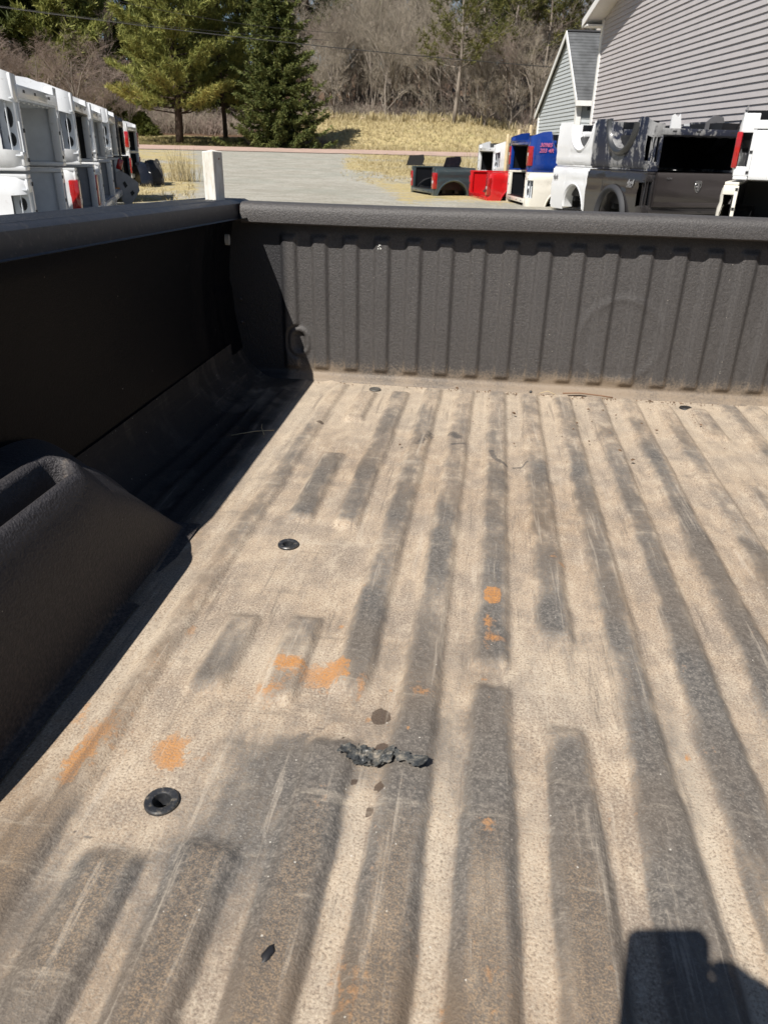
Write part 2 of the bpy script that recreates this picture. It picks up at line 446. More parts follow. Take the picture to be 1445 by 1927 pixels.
RIBS = [(-.43, [(-.5, 2.24)], .8), (-.334, [(1.90, 2.17), (1.29, 1.655), (.765, .948), (-.5, .505)], 1.), (-.238, [(1.275, 2.19), (.755, .958), (-.5, .53)], 1.),
        (-.142, [(-.5, .70), (.79, 2.245)], 1.), (-.045, [(-.5, 2.25)], 1.), (.051, [(-.5, .835), (.875, 2.25)], 1.), (.147, [(.955, 2.25), (-.5, .765)], 1.),
        (.244, [(-.5, 2.25)], 1.), (.34, [(-.5, 2.25)], 1.), (.437, [(-.5, 2.25)], 1.), (.533, [(-.5, 2.21)], 1.),
        (.63, [(1.93, 2.19), (-.5, 1.63)], 1.), (.726, [(-.5, 2.25)], 1.), (.80, [(-.5, 2.25)], .7)]
HOLES = [(-.3125, .575), (-.3195, 1.188), (.605, 1.188), (.605, .575)]
def floor_panel():
    xs = np.arange(XL, XR+.001, .004); ys = np.concatenate([np.arange(-.42, .25, .012), np.arange(.25, YB+.022, .0048)])
    X, Y = np.meshgrid(xs, ys, indexing='ij')
    warp = .011*(Y-.45)
    wob = .006*(fbm(X, Y, 9, 3, 2)-.5)
    xr = X-warp+wob
    rib = np.zeros_like(X); edge = np.zeros_like(X); dark = np.zeros_like(X)
    for k, (c, ivs, amp) in enumerate(RIBS):
        hw = .0255 if amp == 1. else .02
        hw = hw+.0035*sst(Y, .75, .5)
        p = sst(hw+.008-np.abs(xr-c), 0, .017)
        iv = np.zeros_like(X)
        for a, b_ in ivs: iv = np.maximum(iv, sst(Y, a-.012, a+.02)*(1-sst(Y, b_-.02, b_+.012)))
        p = p*iv
        rib = np.maximum(rib, p*amp)
        ivd = np.zeros_like(X); jag = .05*(fbm(X, Y, 20, 4, 90+k)-.5)
        for a, b_ in ivs: ivd = np.maximum(ivd, sst(Y+jag, a-.02, a+.035)*(1-sst(Y+jag, b_-.035, b_+.02)))
        pd = sst(hw+.009+.0045*sst(Y, .85, .55)-np.abs(X-warp-c+.5*wob+.013*(fbm(X, Y, 22, 4, 12)-.5)), 0, .027+.010*sst(Y, .9, .5))*ivd*amp
        along = fbm(X*0+k*7.7, Y, 3.2, 3, k*1.7)
        A = .34+.30*sst(Y, 2.15, 1.75)+.22*sst(Y, 1.9, 1.5)
        A = A-.02*sst(Y, .75, .5)
        A = A*(.42+1.05*along)*(.6+.8*fbm(X, Y, 9, 4, k))
        dark = np.maximum(dark, pd*A)
        e = sst(np.abs(np.abs(X-warp-c+.5*wob)-hw+.003), .014, .003)*iv
        edge = np.maximum(edge, e*amp)
    Z = (.0105-.003*sst(Y, .9, .6))*rib + .0022*(fbm(X, Y, 5, 3, 9)-.5)
    near = sst(Y, .68, .50)
    dark = dark*(1-.30*near*(1-edge))
    dark = np.maximum(dark, edge*near*.92*(.55+.8*fbm(X, Y, 7, 4, 15)))
    # sideband by the wheel housing: brownish, softly soiled
    lb = 1-sst(X, -.44, -.385)
    dark = dark*(1-.25*lb)+.18*lb*fbm(X, Y, 6, 4, 4)*2*sst(Y, 2.1, 1.6)
    # grime patches
    f1 = fbm(X, Y, 5.5, 5, 20); f2 = fbm(X, Y, 14, 4, 31)
    patch = lambda cx, cy, rx, ry: np.exp(-(((X-cx)/rx)**2+((Y-cy)/ry)**2))
    dark += .60*patch(-.17, .665, .11, .095)*(.35+1.4*f2)
    dark += .24*patch(-.24, .57, .12, .07)*(.4+1.2*f2)
    dark += .20*patch(-.36, .46, .10, .10)*(.5+f2)
    dark += .14*patch(-.10, .47, .18, .13)
    dark += .20*patch(.26, .50, .05, .2)
    dark += .20*sst(Y, .95, .5)*(.35+1.1*f2)*(X < .30)+.30*patch(-.20, .70, .12, .06)*f2*2+.25*patch(.02, .68, .03, .10)
    dark += .55*patch(-.022, .735, .035, .05)
    dark += .35*patch(.12, .62, .1, .08)*(rib > .3)
    dark += .35*patch(.32, .70, .08, .16)*rib
    dark += .58*(f1-.5)*2+.26*(fbm(X, Y, 2.2, 3, 66)-.5)*2+.05*sst(Y, 1.3, .6)
    # long dust streaks drawn along the bed, and wiped arcs across it
    dark += .26*(fbm(X, Y*.12, 40, 4, 51)-.5)*2*(.4+.6*f2)+.16*(fbm(X*.4, Y, 30, 3, 52)-.5)*2*patch(0, 1.4, .5, .5)
    dark += .20*(fbm(X, Y*.35, 18, 4, 44)-.45)
    blank = np.exp(-(((X-.165)/.085)**4+((Y-.86)/.085)**4))
    dark *= 1-.85*blank
    dark *= 1-.35*patch(-.33, 1.05, .10, .12)
    valley = (1-rib)*sst(Y, .3, 2.4)
    dark -= .10*valley
    dark -= .30*(1-sst(rib, 0, .5))*sst(Y, .80, .55)*sst(X, -.25, -.12)
    coarse = near*rib*(1-.8*edge)*sst(fbm(X*.6, Y, 4, 3, 60), .36, .56)
    coarse = np.maximum(coarse, .5*lb*near)
    # stains the colour of rust
    rust = np.zeros_like(X)
    for cx, cy, rx, ry, a in [(.0565, 1.062, .0135, .026, 2.4), (.048, .985, .009, .026, .95), (.060, .94, .014, .010, .8), (.045, .915, .006, .010, .6),
                              (-.243, .833, .020, .022, .95), (-.222, .838, .014, .014, .9), (-.175, .825, .024, .030, .72), (-.160, .850, .012, .010, .8), (-.145, .83, .006, .03, .5),
                              (-.245, .775, .02, .016, .7), (-.24, .745, .008, .012, .55), (-.335, .665, .040, .022, .62), (-.325, .635, .018, .016, .72), (-.435, .63, .028, .05, .55), (-.47, .70, .010, .03, .5),
                              (.145, .757, .018, .006, .75), (.055, .588, .016, .016, .62), (.05, .60, .010, .006, .6), (.30, .755, .006, .018, .7), (.296, .735, .005, .008, .9),
                              (-.103, .745, .004, .005, 1.1), (-.05, .728, .0035, .004, 1.2), (-.083, .81, .006, .012, .8), (-.035, .80, .016, .010, .62), (.045, .85, .006, .006, .9), (.05, .80, .004, .005, .8),
                              (-.175, .945, .005, .006, 1.1), (-.33, .905, .004, .006, .7), (-.40, .90, .008, .02, .5), (-.385, .84, .008, .012, .6), (.18, 1.19, .010, .008, .8), (.165, 1.21, .008, .005, .7),
                              (.19, 1.66, .012, .006, .5), (.012, .395, .012, .03, .5), (-.075, .40, .02, .05, .45), (.06, .40, .02, .06, .42), (-.062, .55, .012, .05, .45), (-.135, .62, .012, .04, .42),
                              (-.12, .80, .006, .035, .55), (-.25, .80, .06, .045, .42), (-.17, .82, .055, .04, .45), (-.33, .645, .075, .045, .42), (-.44, .64, .035, .10, .48), (-.42, .80, .02, .10, .36), (.052, .95, .015, .07, .35), (-.06, .78, .03, .04, .25), (.05, .45, .02, .12, .16), (-.06, .45, .025, .12, .18), (-.14, .58, .02, .09, .16), (-.40, 1.0, .02, .10, .26), (.12, 2.05, .03, .04, .3), (.36, 1.9, .03, .04, .26), (.27, 1.5, .03, .05, .40), (.17, 1.35, .02, .08, .34), (.1, 1.15, .02, .03, .3), (-.06, 1.35, .04, .05, .28), (-.02, 1.5, .04, .06, .25), (-.155, 1.06, .004, .006, .8), (.24, .86, .01, .02, .4), (-.17, 1.1, .006, .02, .4)]:
        pw = 3.2 if a > 1.2 else 1.8; rust += a*np.exp(-(np.abs((X-cx)/rx)**pw+np.abs((Y-cy)/ry)**pw))
    wet = np.zeros_like(X)
    for cx, cy, rx, ry in [(-.087, .753, .0125, .017), (-.079, .696, .008, .010), (-.0735, .632, .0052, .0075), (-.080, .596, .0042, .009), (-.104, .637, .005, .0045), (-.400, 1.86, .012, .010), (-.128, .705, .0025, .0025)]:
        q = np.sqrt(((X-cx)/rx)**2+((Y-cy)/ry)**2)+.45*(fbm(X, Y, 120, 2, 3)-.5)
        wet = np.maximum(wet, 1-sst(q, .75, 1.25))
    scuff = np.zeros_like(X)
    for pts, w_, a in [([(.055, 1.72), (.062, 1.675), (.078, 1.655), (.088, 1.648)], .010, 1.0), ([(.108, 1.645), (.125, 1.650), (.137, 1.668)], .006, 1.0), ([(-.045, 1.83), (-.03, 1.80)], .02, .8),
                       ([(-.12, 1.80), (-.10, 1.83), (-.125, 1.74)], .016, .75), ([(-.04, 1.75), (-.015, 1.76)], .010, .8), ([(.0, 1.55), (.07, 1.58)], .004, .3),
                       ([(-.392, .525), (-.376, .519), (-.36, .517)], .0014, 1.0), ([(-.36, .517), (-.345, .535), (-.334, .553)], .0009, .8), ([(-.06, 1.25), (-.02, 1.23), (.0, 1.17)], .006, .5),
                       ([(.36, 1.20), (.40, 1.21), (.43, 1.19)], .007, .6), ([(.36, 1.17), (.41, 1.17)], .006, .5), ([(-.1, .72), (-.12, .68), (-.135, .62)], .012, .5), ([(-.19, .69), (-.16, .72)], .012, .6), ([(-.385, 1.985), (-.37, 1.93)], .006, .5)]:
        for (x0, y0), (x1, y1) in zip(pts, pts[1:]):
            dx, dy = x1-x0, y1-y0; t = np.clip(((X-x0)*dx+(Y-y0)*dy)/(dx*dx+dy*dy), 0, 1)
            q = np.hypot(X-x0-t*dx, Y-y0-t*dy)
            scuff = np.maximum(scuff, a*.85*(1-sst(q, w_*.15, w_*1.5)))
    tone = np.clip(.22*sst(Y, 1.0, .5)*(fbm(X, Y, 8, 4, 71)+.2)+.9*lb*sst(Y, 1.7, 1.1)+.75*(fbm(X, Y, 3.5, 4, 70)-.40)*2+.35*patch(.2, 1.4, .12, .2)+.45*patch(-.06, .35, .3, .1)-.6*blank-.4*sst(Y, 1.9, 2.2), 0, 1)
    light = np.clip(.7*np.exp(-((X-warp+.094)/.013)**2)*sst(Y, .75, .55)+.5*np.exp(-((X-warp-.10)/.013)**2)*sst(Y, .75, .55)+.8*patch(.24+.03, .6, .02, .2)+.8*np.exp(-((X-warp-.291)/.012)**2)*sst(Y, .9, .7)+.7*np.exp(-((X-warp-.0)/.014)**2)*sst(Y, 1.1, .6)+.9*blank*.5+.6*patch(-.26, .86, .18, .05)+.7*patch(-.45, .80, .03, .25)
                    + .55*patch(-.46, 1.5, .03, .5)+.5*(1-rib)*sst(Y, 1.6, 2.0), 0, 1)
    # panel seams: the side foot laps over the floor sheet
    Z += .0030*(1-sst(X, -.5245, -.5215))*(Y < 5)+.0030*sst(X, .8115, .8145)
    Z += .004*np.exp(-((xr+.468)/.016)**2)
    for xr_ in (-.572, -.618, -.664):
        Z += .0055*np.exp(-((X-xr_-.02*(fbm(X, Y, 3, 2, 7)-.5))/.011)**2)*sst(Y, 1.15, 1.35)*(1-sst(Y, 2.1, 2.2))
    # fillet up to both walls
    for s_, x0 in ((-1, XL), (1, XR)):
        d = np.abs(X-x0); r_ = .120
        fil = r_-np.sqrt(np.clip(r_*r_-np.clip(r_-d, 0, r_)**2, 0, None))
        Z += fil
    out = 1-sst(X, -.56, -.50)  # left side strip, its shade painted into the floor colour
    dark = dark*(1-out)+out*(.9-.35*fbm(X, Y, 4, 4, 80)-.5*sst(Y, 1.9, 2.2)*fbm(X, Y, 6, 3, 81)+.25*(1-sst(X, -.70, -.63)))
    for cx, cy, r_ in [(-.60, 1.75, .03), (-.57, 1.62, .035), (-.62, 1.9, .02), (-.58, 1.86, .015), (-.545, 1.55, .02), (-.63, 1.58, .02)]:
        wet = np.maximum(wet, 1-sst(np.hypot((X-cx)*1.4, (Y-cy)*.6)/r_+.9*(fbm(X, Y, 45, 3, 5)-.5), .6, 1.1))
    keep = np.ones((len(xs)-1, len(ys)-1), bool)
    xm = (X[:-1, :-1]+X[1:, 1:])/2; ym = (Y[:-1, :-1]+Y[1:, 1:])/2
    for hx, hy in HOLES: keep &= np.hypot(xm-hx, ym-hy) > .0135
    at = dict(dark=np.clip(dark, 0, 1.2), rust=np.clip(rust*(.7+.6*f2), 0, 1.5), wet=wet, tone=tone, scuff=scuff, coarse=np.clip(coarse, 0, 1), light=light, liner=out*(1-.55*sst(Y, 1.75, 2.15)*(.2+fbm(X, Y, 9, 4, 83))-.30*sst(fbm(X, Y, 13, 4, 84), .52, .66)))  # liner: painted shade of the side strip, thinned by dusty smears
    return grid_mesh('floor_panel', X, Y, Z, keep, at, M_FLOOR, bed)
floor_panel()

def floor_z(x, y):
    z = 0.0
    for c, ivs, amp in RIBS:
        if any(a < y < b_ for a, b_ in ivs):
            z = max(z, .0105*amp*max(0, min(1, (.038-abs(x-.011*(y-.45)-c))/.017)))
    return z

def hole_rings():
    met = simple('dusty_black_ring', (0.035, 0.037, 0.042), 0.4, var=0.3, scale=200, dirt=((0.3, 0.26, 0.2), 160, 0.6), spec=0.5)
    inner = simple('pale_metal_below', (0.42, 0.38, 0.32), 0.6, var=0.2, scale=60)
    for i, (hx, hy) in enumerate(HOLES):
        mb = MB().lathe([(.0195, -.001), (.0195, .0025), (.0182, .0040), (.0125, .0042), (.0105, .0030), (.0098, .0), (.0098, -.012), (.0088, -.014)], 40)
        o = mb.build('mounting_ring', met, bed, True, 35, (hx, hy, .0005))
        c = MB().lathe([(.0135, -.0), (.0135, -.045)], 24).build('socket', M_BLACK, o, True)
        # the chassis metal seen through the bottom of the socket
        MB().box(.001, .013, -.013, .013, -.046, -.044).build('bracket', inner, o)
hole_rings()

def bulkhead():
    xs = np.arange(-.80, XR, .004); zs = np.arange(0.0, .482, .004)
    X, Zz = np.meshgrid(xs, zs, indexing='ij')
    rib = np.zeros_like(X)
    cs = [-.577+.0937*k for k in range(17)]
    for c in cs:
        if c > .98: continue
        p = sst(.0285-np.abs(X-c+.002*(Zz-.2)), 0, .014)
        rib = np.maximum(rib, p*sst(Zz, .028, .046)*(1-sst(Zz, .425, .44)))
    first = sst(X, -.615, -.60)
    rib *= first
    # oval tie-down boss
    def stad(cx, cz, hw, hh):
        return np.hypot(X-cx, np.clip(np.abs(Zz-cz)-(hh-hw), 0, None))-hw
    sd = stad(-.553, .118, .036, .048)
    rib *= sst(sd, .0, .008)
    Yy = YB - .0095*rib + .0015*(fbm(X, Zz, 6, 2, 3)-.5)
    Yy -= .006*np.exp(-((sd+.009)/.0075)**2)
    sd2 = stad(-.553, .118, .018, .030)
    Yy += .010*(1-sst(sd2, -.004, .001))
    Yy -= .030*(1-sst(Zz, .0, .030))**1.5*.8            # foot flares out over the floor
    Yy += .0008*np.sin(X*9)+.0045*(fbm(X, Zz, 3.2, 3, 21)-.5)-.002*np.exp(-((np.hypot(X-.42, (Zz-.17)*1.0)-.12)/.012)**2)
    dust = .75*(1-sst(Zz, .01, .10))*(.5+fbm(X, Zz, 8, 4, 2))*first+.18*fbm(X, Zz*.25, 22, 3, 9)*first
    dust += .35*rib*(1-sst(np.abs(np.abs(X-np.round((X+.577)/.0937)*.0937+.577)-.0215), 0, .006))*sst(Zz, .3, .1)
    dust += .14*np.exp(-((np.hypot(X-.42, Zz-.17)-.125)/.02)**2)*fbm(X, Zz, 12, 3, 5)+.25*(fbm(X, Zz, 4, 4, 33)-.55)*first
    dust = np.clip(dust, 0, 1)
    o = grid_mesh('front_panel', X, Yy, Zz, None, dict(dust=dust, painted_shade=.92*(1-sst(X, -.60, -.575))+.5*sst(Zz, .435, .45)*sst(X, -.60, -.575)), M_LINER, bed)  # shade of the left corner and under the header painted into the colour
    # rounded header along the top
    prof = [(YB+.01, .470), (YB-.012, .474), (YB-.032, .468), (YB-.045, .466), (YB-.051, .470), (YB-.052, .480), (YB-.051, .500), (YB-.048, .512), (YB-.040, .519), (YB-.022, .522), (YB+.03, .5215), (YB+.05, .519), (YB+.056, .510), (YB+.056, .42)]
    pr = []
    for x in np.linspace(-.705, XR+.02, 90):
        pr.append([(x, y, z+.0012*math.sin(x*5)) for y, z in prof])
    h = MB().grid(pr).build('header_rail', M_LINER, bed, True, 50)
    # flat web between header and side rail at the corner
    MB().bbox(-.745, -.655, YB-.036, YB+.03, .470, .496, .006).build('corner_bracket', M_LINER, bed, True, 40)
    # small bolts on the corner, low on the left
    b = MB()
    for z in (.245, .175): 
        o = MB().lathe([(0, .006), (.006, .006), (.0075, .003), (.0078, 0)], 14, M=Matrix.Rotation(R(90), 4, 'Y')).build('bolt', M_BLACK, bed, True, 40, (-.728, 2.262, z))
    # splash of white on the third rib
    s_ = MB()
    for k in range(7):
        s_.lathe([(0, .0008), (.0025*random.uniform(.5, 1.2), .0005)], 7, (-.303+random.uniform(-.005, .006), YB-.0125, .409+random.uniform(-.005, .006)), Matrix.Rotation(R(90), 4, 'X'))
    s_.build('white_splash', simple('white_droppings', (.7, .7, .66), .8), bed)
bulkhead()

def rail_z(y): return .024*(YB-y)
def rail_shadow_bow(y): t = min(1, max(0, (.92-y)/.34)); return .064*t*t*(3-2*t)  # bend shaped to move the rail's shadow off the wheel housing
def side_wall(sgn):
    # sgn -1: the left side of the bed; the unseen tail end of the rail is bent outwards to let sun onto the wheel housing
    x0 = XL if sgn < 0 else XR
    # inner wall, from the fillet up to the rail, leaning outwards a little at mid height
    ys = np.linspace(-.42, YB+.006, 230); zs = np.concatenate([np.linspace(.0, .06, 8), np.linspace(.07, .47, 34)])
    Y, Zz = np.meshgrid(ys, zs, indexing='ij')
    Zt = .090+Zz*(.385+rail_z(Y)-.0)/.47
    out = -.022*np.sin(np.clip((Zt-.09)/.38, 0, 1)*PI)
    # folds and shallow swages pressed into the panel
    fold = .010*np.exp(-((Y-2.02-.05*(Zt-.3))/.035)**2)*sst(Zt, .1, .2)-.012*(1-sst(Y, 2.16, 2.2))*sst(Y, 2.1, 2.2)
    fold = fold+.008*sst(Y, 2.10, 2.14)*(1-sst(Zt, .27, .30))
    fold = fold+.004*(fbm(Y, Zt, 5, 2, 8)-.5)
    X = x0 + (-sgn)*(out+fold)*1.0
    ym = (Y[:-1, :-1]+Y[1:, 1:])/2; zm = (Zt[:-1, :-1]+Zt[1:, 1:])/2
    # front edge of the panel sweeps forward at its foot
    Yc = Y
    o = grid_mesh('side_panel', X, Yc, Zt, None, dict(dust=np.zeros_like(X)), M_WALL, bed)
    # rail cap
    s = sgn
    xi = (-.712 if s < 0 else 1.002)
    prof = [(-.028, .480), (-.004, .474), (.0, .478), (.0, .486), (.0, .508), (.002, .516), (.010, .5225)]
    k = .016
    while k < .118:
        prof += [(k, .5245), (k+.002, .5265), (k+.006, .5265), (k+.008, .5245)]; k += .0125
    prof += [(.124, .5225), (.137, .516), (.142, .505), (.142, .45)]
    pr = []
    for y in np.concatenate([np.linspace(-.42, 2.345, 60), [2.37, 2.385, 2.393]]):
        dr = 0 if y < 2.355 else (.004 if y < 2.375 else (.010 if y < 2.39 else .022))
        row = []
        for d, z in prof:
            zz = z+rail_z(y)
            if d > -.001: zz = max(min(zz, .53+rail_z(y)-dr), .45) if dr else zz
            row.append((xi+s*d+s*rail_shadow_bow(y), y, zz))
        pr.append(row)
    if s < 0: pr = [r2[::-1] for r2 in pr]
    cap = MB().grid(pr).build('rail_cap', M_CAP, bed, True, 35)
    MB().quad((xi, 2.393, .474), (xi+s*.142, 2.393, .466), (xi+s*.138, 2.393, .508), (xi+s*.002, 2.393, .508)).build('rail_end', M_CAP, bed)
    # outer skin of the bed
    po = [(xi+s*.142, .50), (xi+s*.16, .46), (xi+s*.19, .36), (xi+s*.195, .2), (xi+s*.18, .02), (xi+s*.17, -.12), (xi+s*.15, -.25)]
    pr = [[(x, y, z+rail_z(y)) for x, z in po] for y in np.linspace(-.42, 2.34, 12)]
    MB().grid(pr).build('outer_skin', simple('grey_paint', (.12, .12, .13), .3, coat=.5), bed, True)
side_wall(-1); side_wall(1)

def left_details():
    # oval slot near the front of the side panel: the pale metal behind shows
    m1 = simple('pale_slot', (.40, .40, .38), .6)
    mb = MB(); n = 18
    for sc_, mat_ in ((1, m1),):
        mb.prism([(2.205+.008*math.cos(2*PI*i/n), .422+.015*math.sin(2*PI*i/n)) for i in range(n)], -.7445, -.7325, 'x')
    mb.build('slot', m1, bed)
left_details()

def wheel_house(sgn):
    base = -.523 if sgn < 0 else .813
    top = .25
    ys = np.concatenate([np.arange(-.42, .25, .03), np.arange(.25, 1.24, .0055)])
    # cross profile: d inward from seam towards wall, z
    ctrl = [(-.018, .0052), (-.008, .0070), (.0, .0075), (.002, .009), (.004, .014), (.0055, .030), (.007, .07), (.0085, .12), (.0105, .155), (.013, .177), (.018, .1955), (.0245, .2100), (.032, .2220), (.040, .2310), (.048, .2365)]
    d2 = np.linspace(.052, .225, 56)
    ctrl += [(d, .242-.0025*max(0, 1-(d-.052)/.014)) for d in d2]
    D = np.array([c[0] for c in ctrl]); Zp = np.array([c[1] for c in ctrl])
    Y, Dm = np.meshgrid(ys, D, indexing='ij'); Zm = np.broadcast_to(Zp, Y.shape).copy()
    t = np.clip(np.abs(Y-.765)/.460, 0, 1.0)
    h = np.clip(1-t**3.4, 0, 1)
    h = np.where(Y > .765, np.clip(1-(np.clip(Y-.905, 0, None)/.318)**1.7, 0, 1), h)
    Zs = .0052+(Zm-.0052)*np.maximum(h, np.where(Zm < .008, .9, 0)*(t < .999))
    Dm2 = Dm+(1-h)*.030*np.clip(Dm/.04, 0, 1)*(Dm < .3)
    Ysh = Y+np.clip(Dm-.04, 0, None)*.80*sst(Y, .70, 1.0)
    q = np.hypot(Dm-.070, np.clip(Ysh-.925, 0, None))
    pocket = 1-sst(q, .0140, .0235)
    Zs = Zs-.085*pocket*h*(Dm > .02)
    Zs = Zs+.009*np.exp(-((q-.034)/.012)**2)*h-.010*sst(q, .045, .08)*sst(Ysh, .93, .97)*h-.010*sst(q, .045, .065)*(Dm > .08)*h
    X = base+sgn*Dm2
    dust = .35*(1-sst(Dm, .0, .02))+.10*fbm(Y, Dm, 30, 3, 2)+.45*np.exp(-((Dm-.064)/.010)**2)*fbm(Y, Dm, 14, 3, 6)*h
    if sgn > 0: X = X[:, ::-1]; Ysh = Ysh[:, ::-1]; Zs = Zs[:, ::-1]; dust = dust[:, ::-1]
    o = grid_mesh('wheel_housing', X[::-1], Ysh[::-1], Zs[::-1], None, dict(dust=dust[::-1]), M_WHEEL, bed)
wheel_house(-1); wheel_house(1)

# underside of the bed and the timbers it lies on
MB().box(-.80, 1.09, -.40, 2.30, -.14, -.09).build('underside', M_BLACK, bed)
M_TIMBER = simple('weathered_timber', (.30, .24, .17), .85, var=.3, scale=12)
for k, y in enumerate((.25, 1.85)):
    o = MB().bbox(-.95, 1.25, y, y+.12, GZ-.01, -.141, .006).build('timber', M_TIMBER)
    tag(o, ['weathered timber under the rear of the ribbed truck bed', 'weathered timber under the front of the ribbed truck bed'][k], 'timber')

def stake():
    m_, nt, b = newmat('chalky_white_paint')
    n1 = noise(nt, 40, 8, .75, stretch=(1, 1, .25)); n2 = noise(nt, 14, 5, .6)
    c = ramp(nt, n1, [(.30, (.30, .23, .16)), (.40, (.62, .58, .50)), (.55, (.80, .78, .72))])
    c = mixc(nt, sstep(nt, n2, .55, .75, 0, .5), c, (.55, .47, .36))
    nt.links.new(c, b.inputs['Base Color']); b.inputs['Roughness'].default_value = .9
    bump(nt, b, n1, .002)
    t = thing('wooden_stake', 'short white painted square stake standing in the rail pocket of the bed', 'wooden stake', (-.766, 2.205, .478), (R(-1.5), R(-1.5), R(-24)))
    bm = bmesh.new(); bmesh.ops.create_cube(bm, size=1)
    for v in bm.verts: v.co = Vector((v.co.x*.040, v.co.y*.040, .088+v.co.z*.176+(0.004*random.uniform(-1, 1) if v.co.z > 0 else 0)))
    bmesh.ops.bevel(bm, geom=bm.edges[:], offset=.0018, segments=1, affect='EDGES')
    me = bpy.data.meshes.new('post'); bm.to_mesh(me); bm.free(); me.materials.append(m_)
    inst('post', me, t)
    MB().lathe([(0, .0012), (.0022, .001), (.0026, 0)], 8, (.0205, .004, .155), Matrix.Rotation(R(90), 4, 'Y')).build('nail', simple('rusty_nail', (.12, .06, .04), .7), t)
stake()

# ---------------- things lying in the bed
def tape():
    m_, nt, b = newmat('dusty_black_tape')
    n1 = noise(nt, 45, 8, .75); n2 = noise(nt, 140, 4, .6)
    c = ramp(nt, n1, [(.36, (.022, .026, .030)), (.50, (.085, .088, .085)), (.62, (.34, .30, .24))])
    nt.links.new(c, b.inputs['Base Color']); b.inputs['Roughness'].default_value = .42
    bump(nt, b, n2, .0008)
    t = thing('crumpled_tape', 'crumpled strip of dusty black tape stuck across the floor ribs', 'tape', (0, 0, .0015))
    rs = np.random.RandomState(5)
    def sheet(name, c0, c1, w0, w1, amp, lift, n=34, k=14, seed=1, base=.004):
        P = []
        for i in range(n):
            u = i/(n-1); cxx = c0[0]+(c1[0]-c0[0])*u; cyy = c0[1]+(c1[1]-c0[1])*u
            w = w0+(w1-w0)*u; row = []
            dx, dy = c1[0]-c0[0], c1[1]-c0[1]; L = math.hypot(dx, dy); nx, ny = -dy/L, dx/L
            for j in range(k):
                v = j/(k-1)-.5
                x = cxx+nx*v*w; y = cyy+ny*v*w
                ed = .0022*(fbm(np.array(x+seed), np.array(y), 260, 2, seed)-.5)*2
                nz = float(fbm(np.array(x), np.array(y), 62, 2, seed)); rz = abs(nz-.5)*2
                fl = abs(float(fbm(np.array(x), np.array(y), 38, 2, seed+4))-.5)*2
                z = base*.6+amp*(1-rz)**3*.8+amp*fl+lift(u, v)
                row.append((x+ed*1.5+.7*amp*(nz-.5), y+ed*2, max(z, .0012)-.003+floor_z(x, y)))
            P.append(row)
        return MB().grid(P).build(name, m_, t, True, 50)
    sheet('left_flap', (-.128, .674), (-.098, .672), .012, .022, .0030, lambda u, v: .001, 22, 12, 2)
    sheet('crumple', (-.108, .677), (-.062, .674), .031, .022, .0055, lambda u, v: .0015*math.sin(u*7), 44, 26, 3)
    sheet('lower_fold', (-.098, .664), (-.072, .664), .010, .012, .008, lambda u, v: .002, 26, 12, 8)
    sheet('right_strip', (-.072, .679), (-.022, .665), .013, .0175, .0014, lambda u, v: .0055*max(0, u-.86)*7*(1)+.002, 36, 10, 5)
tape()

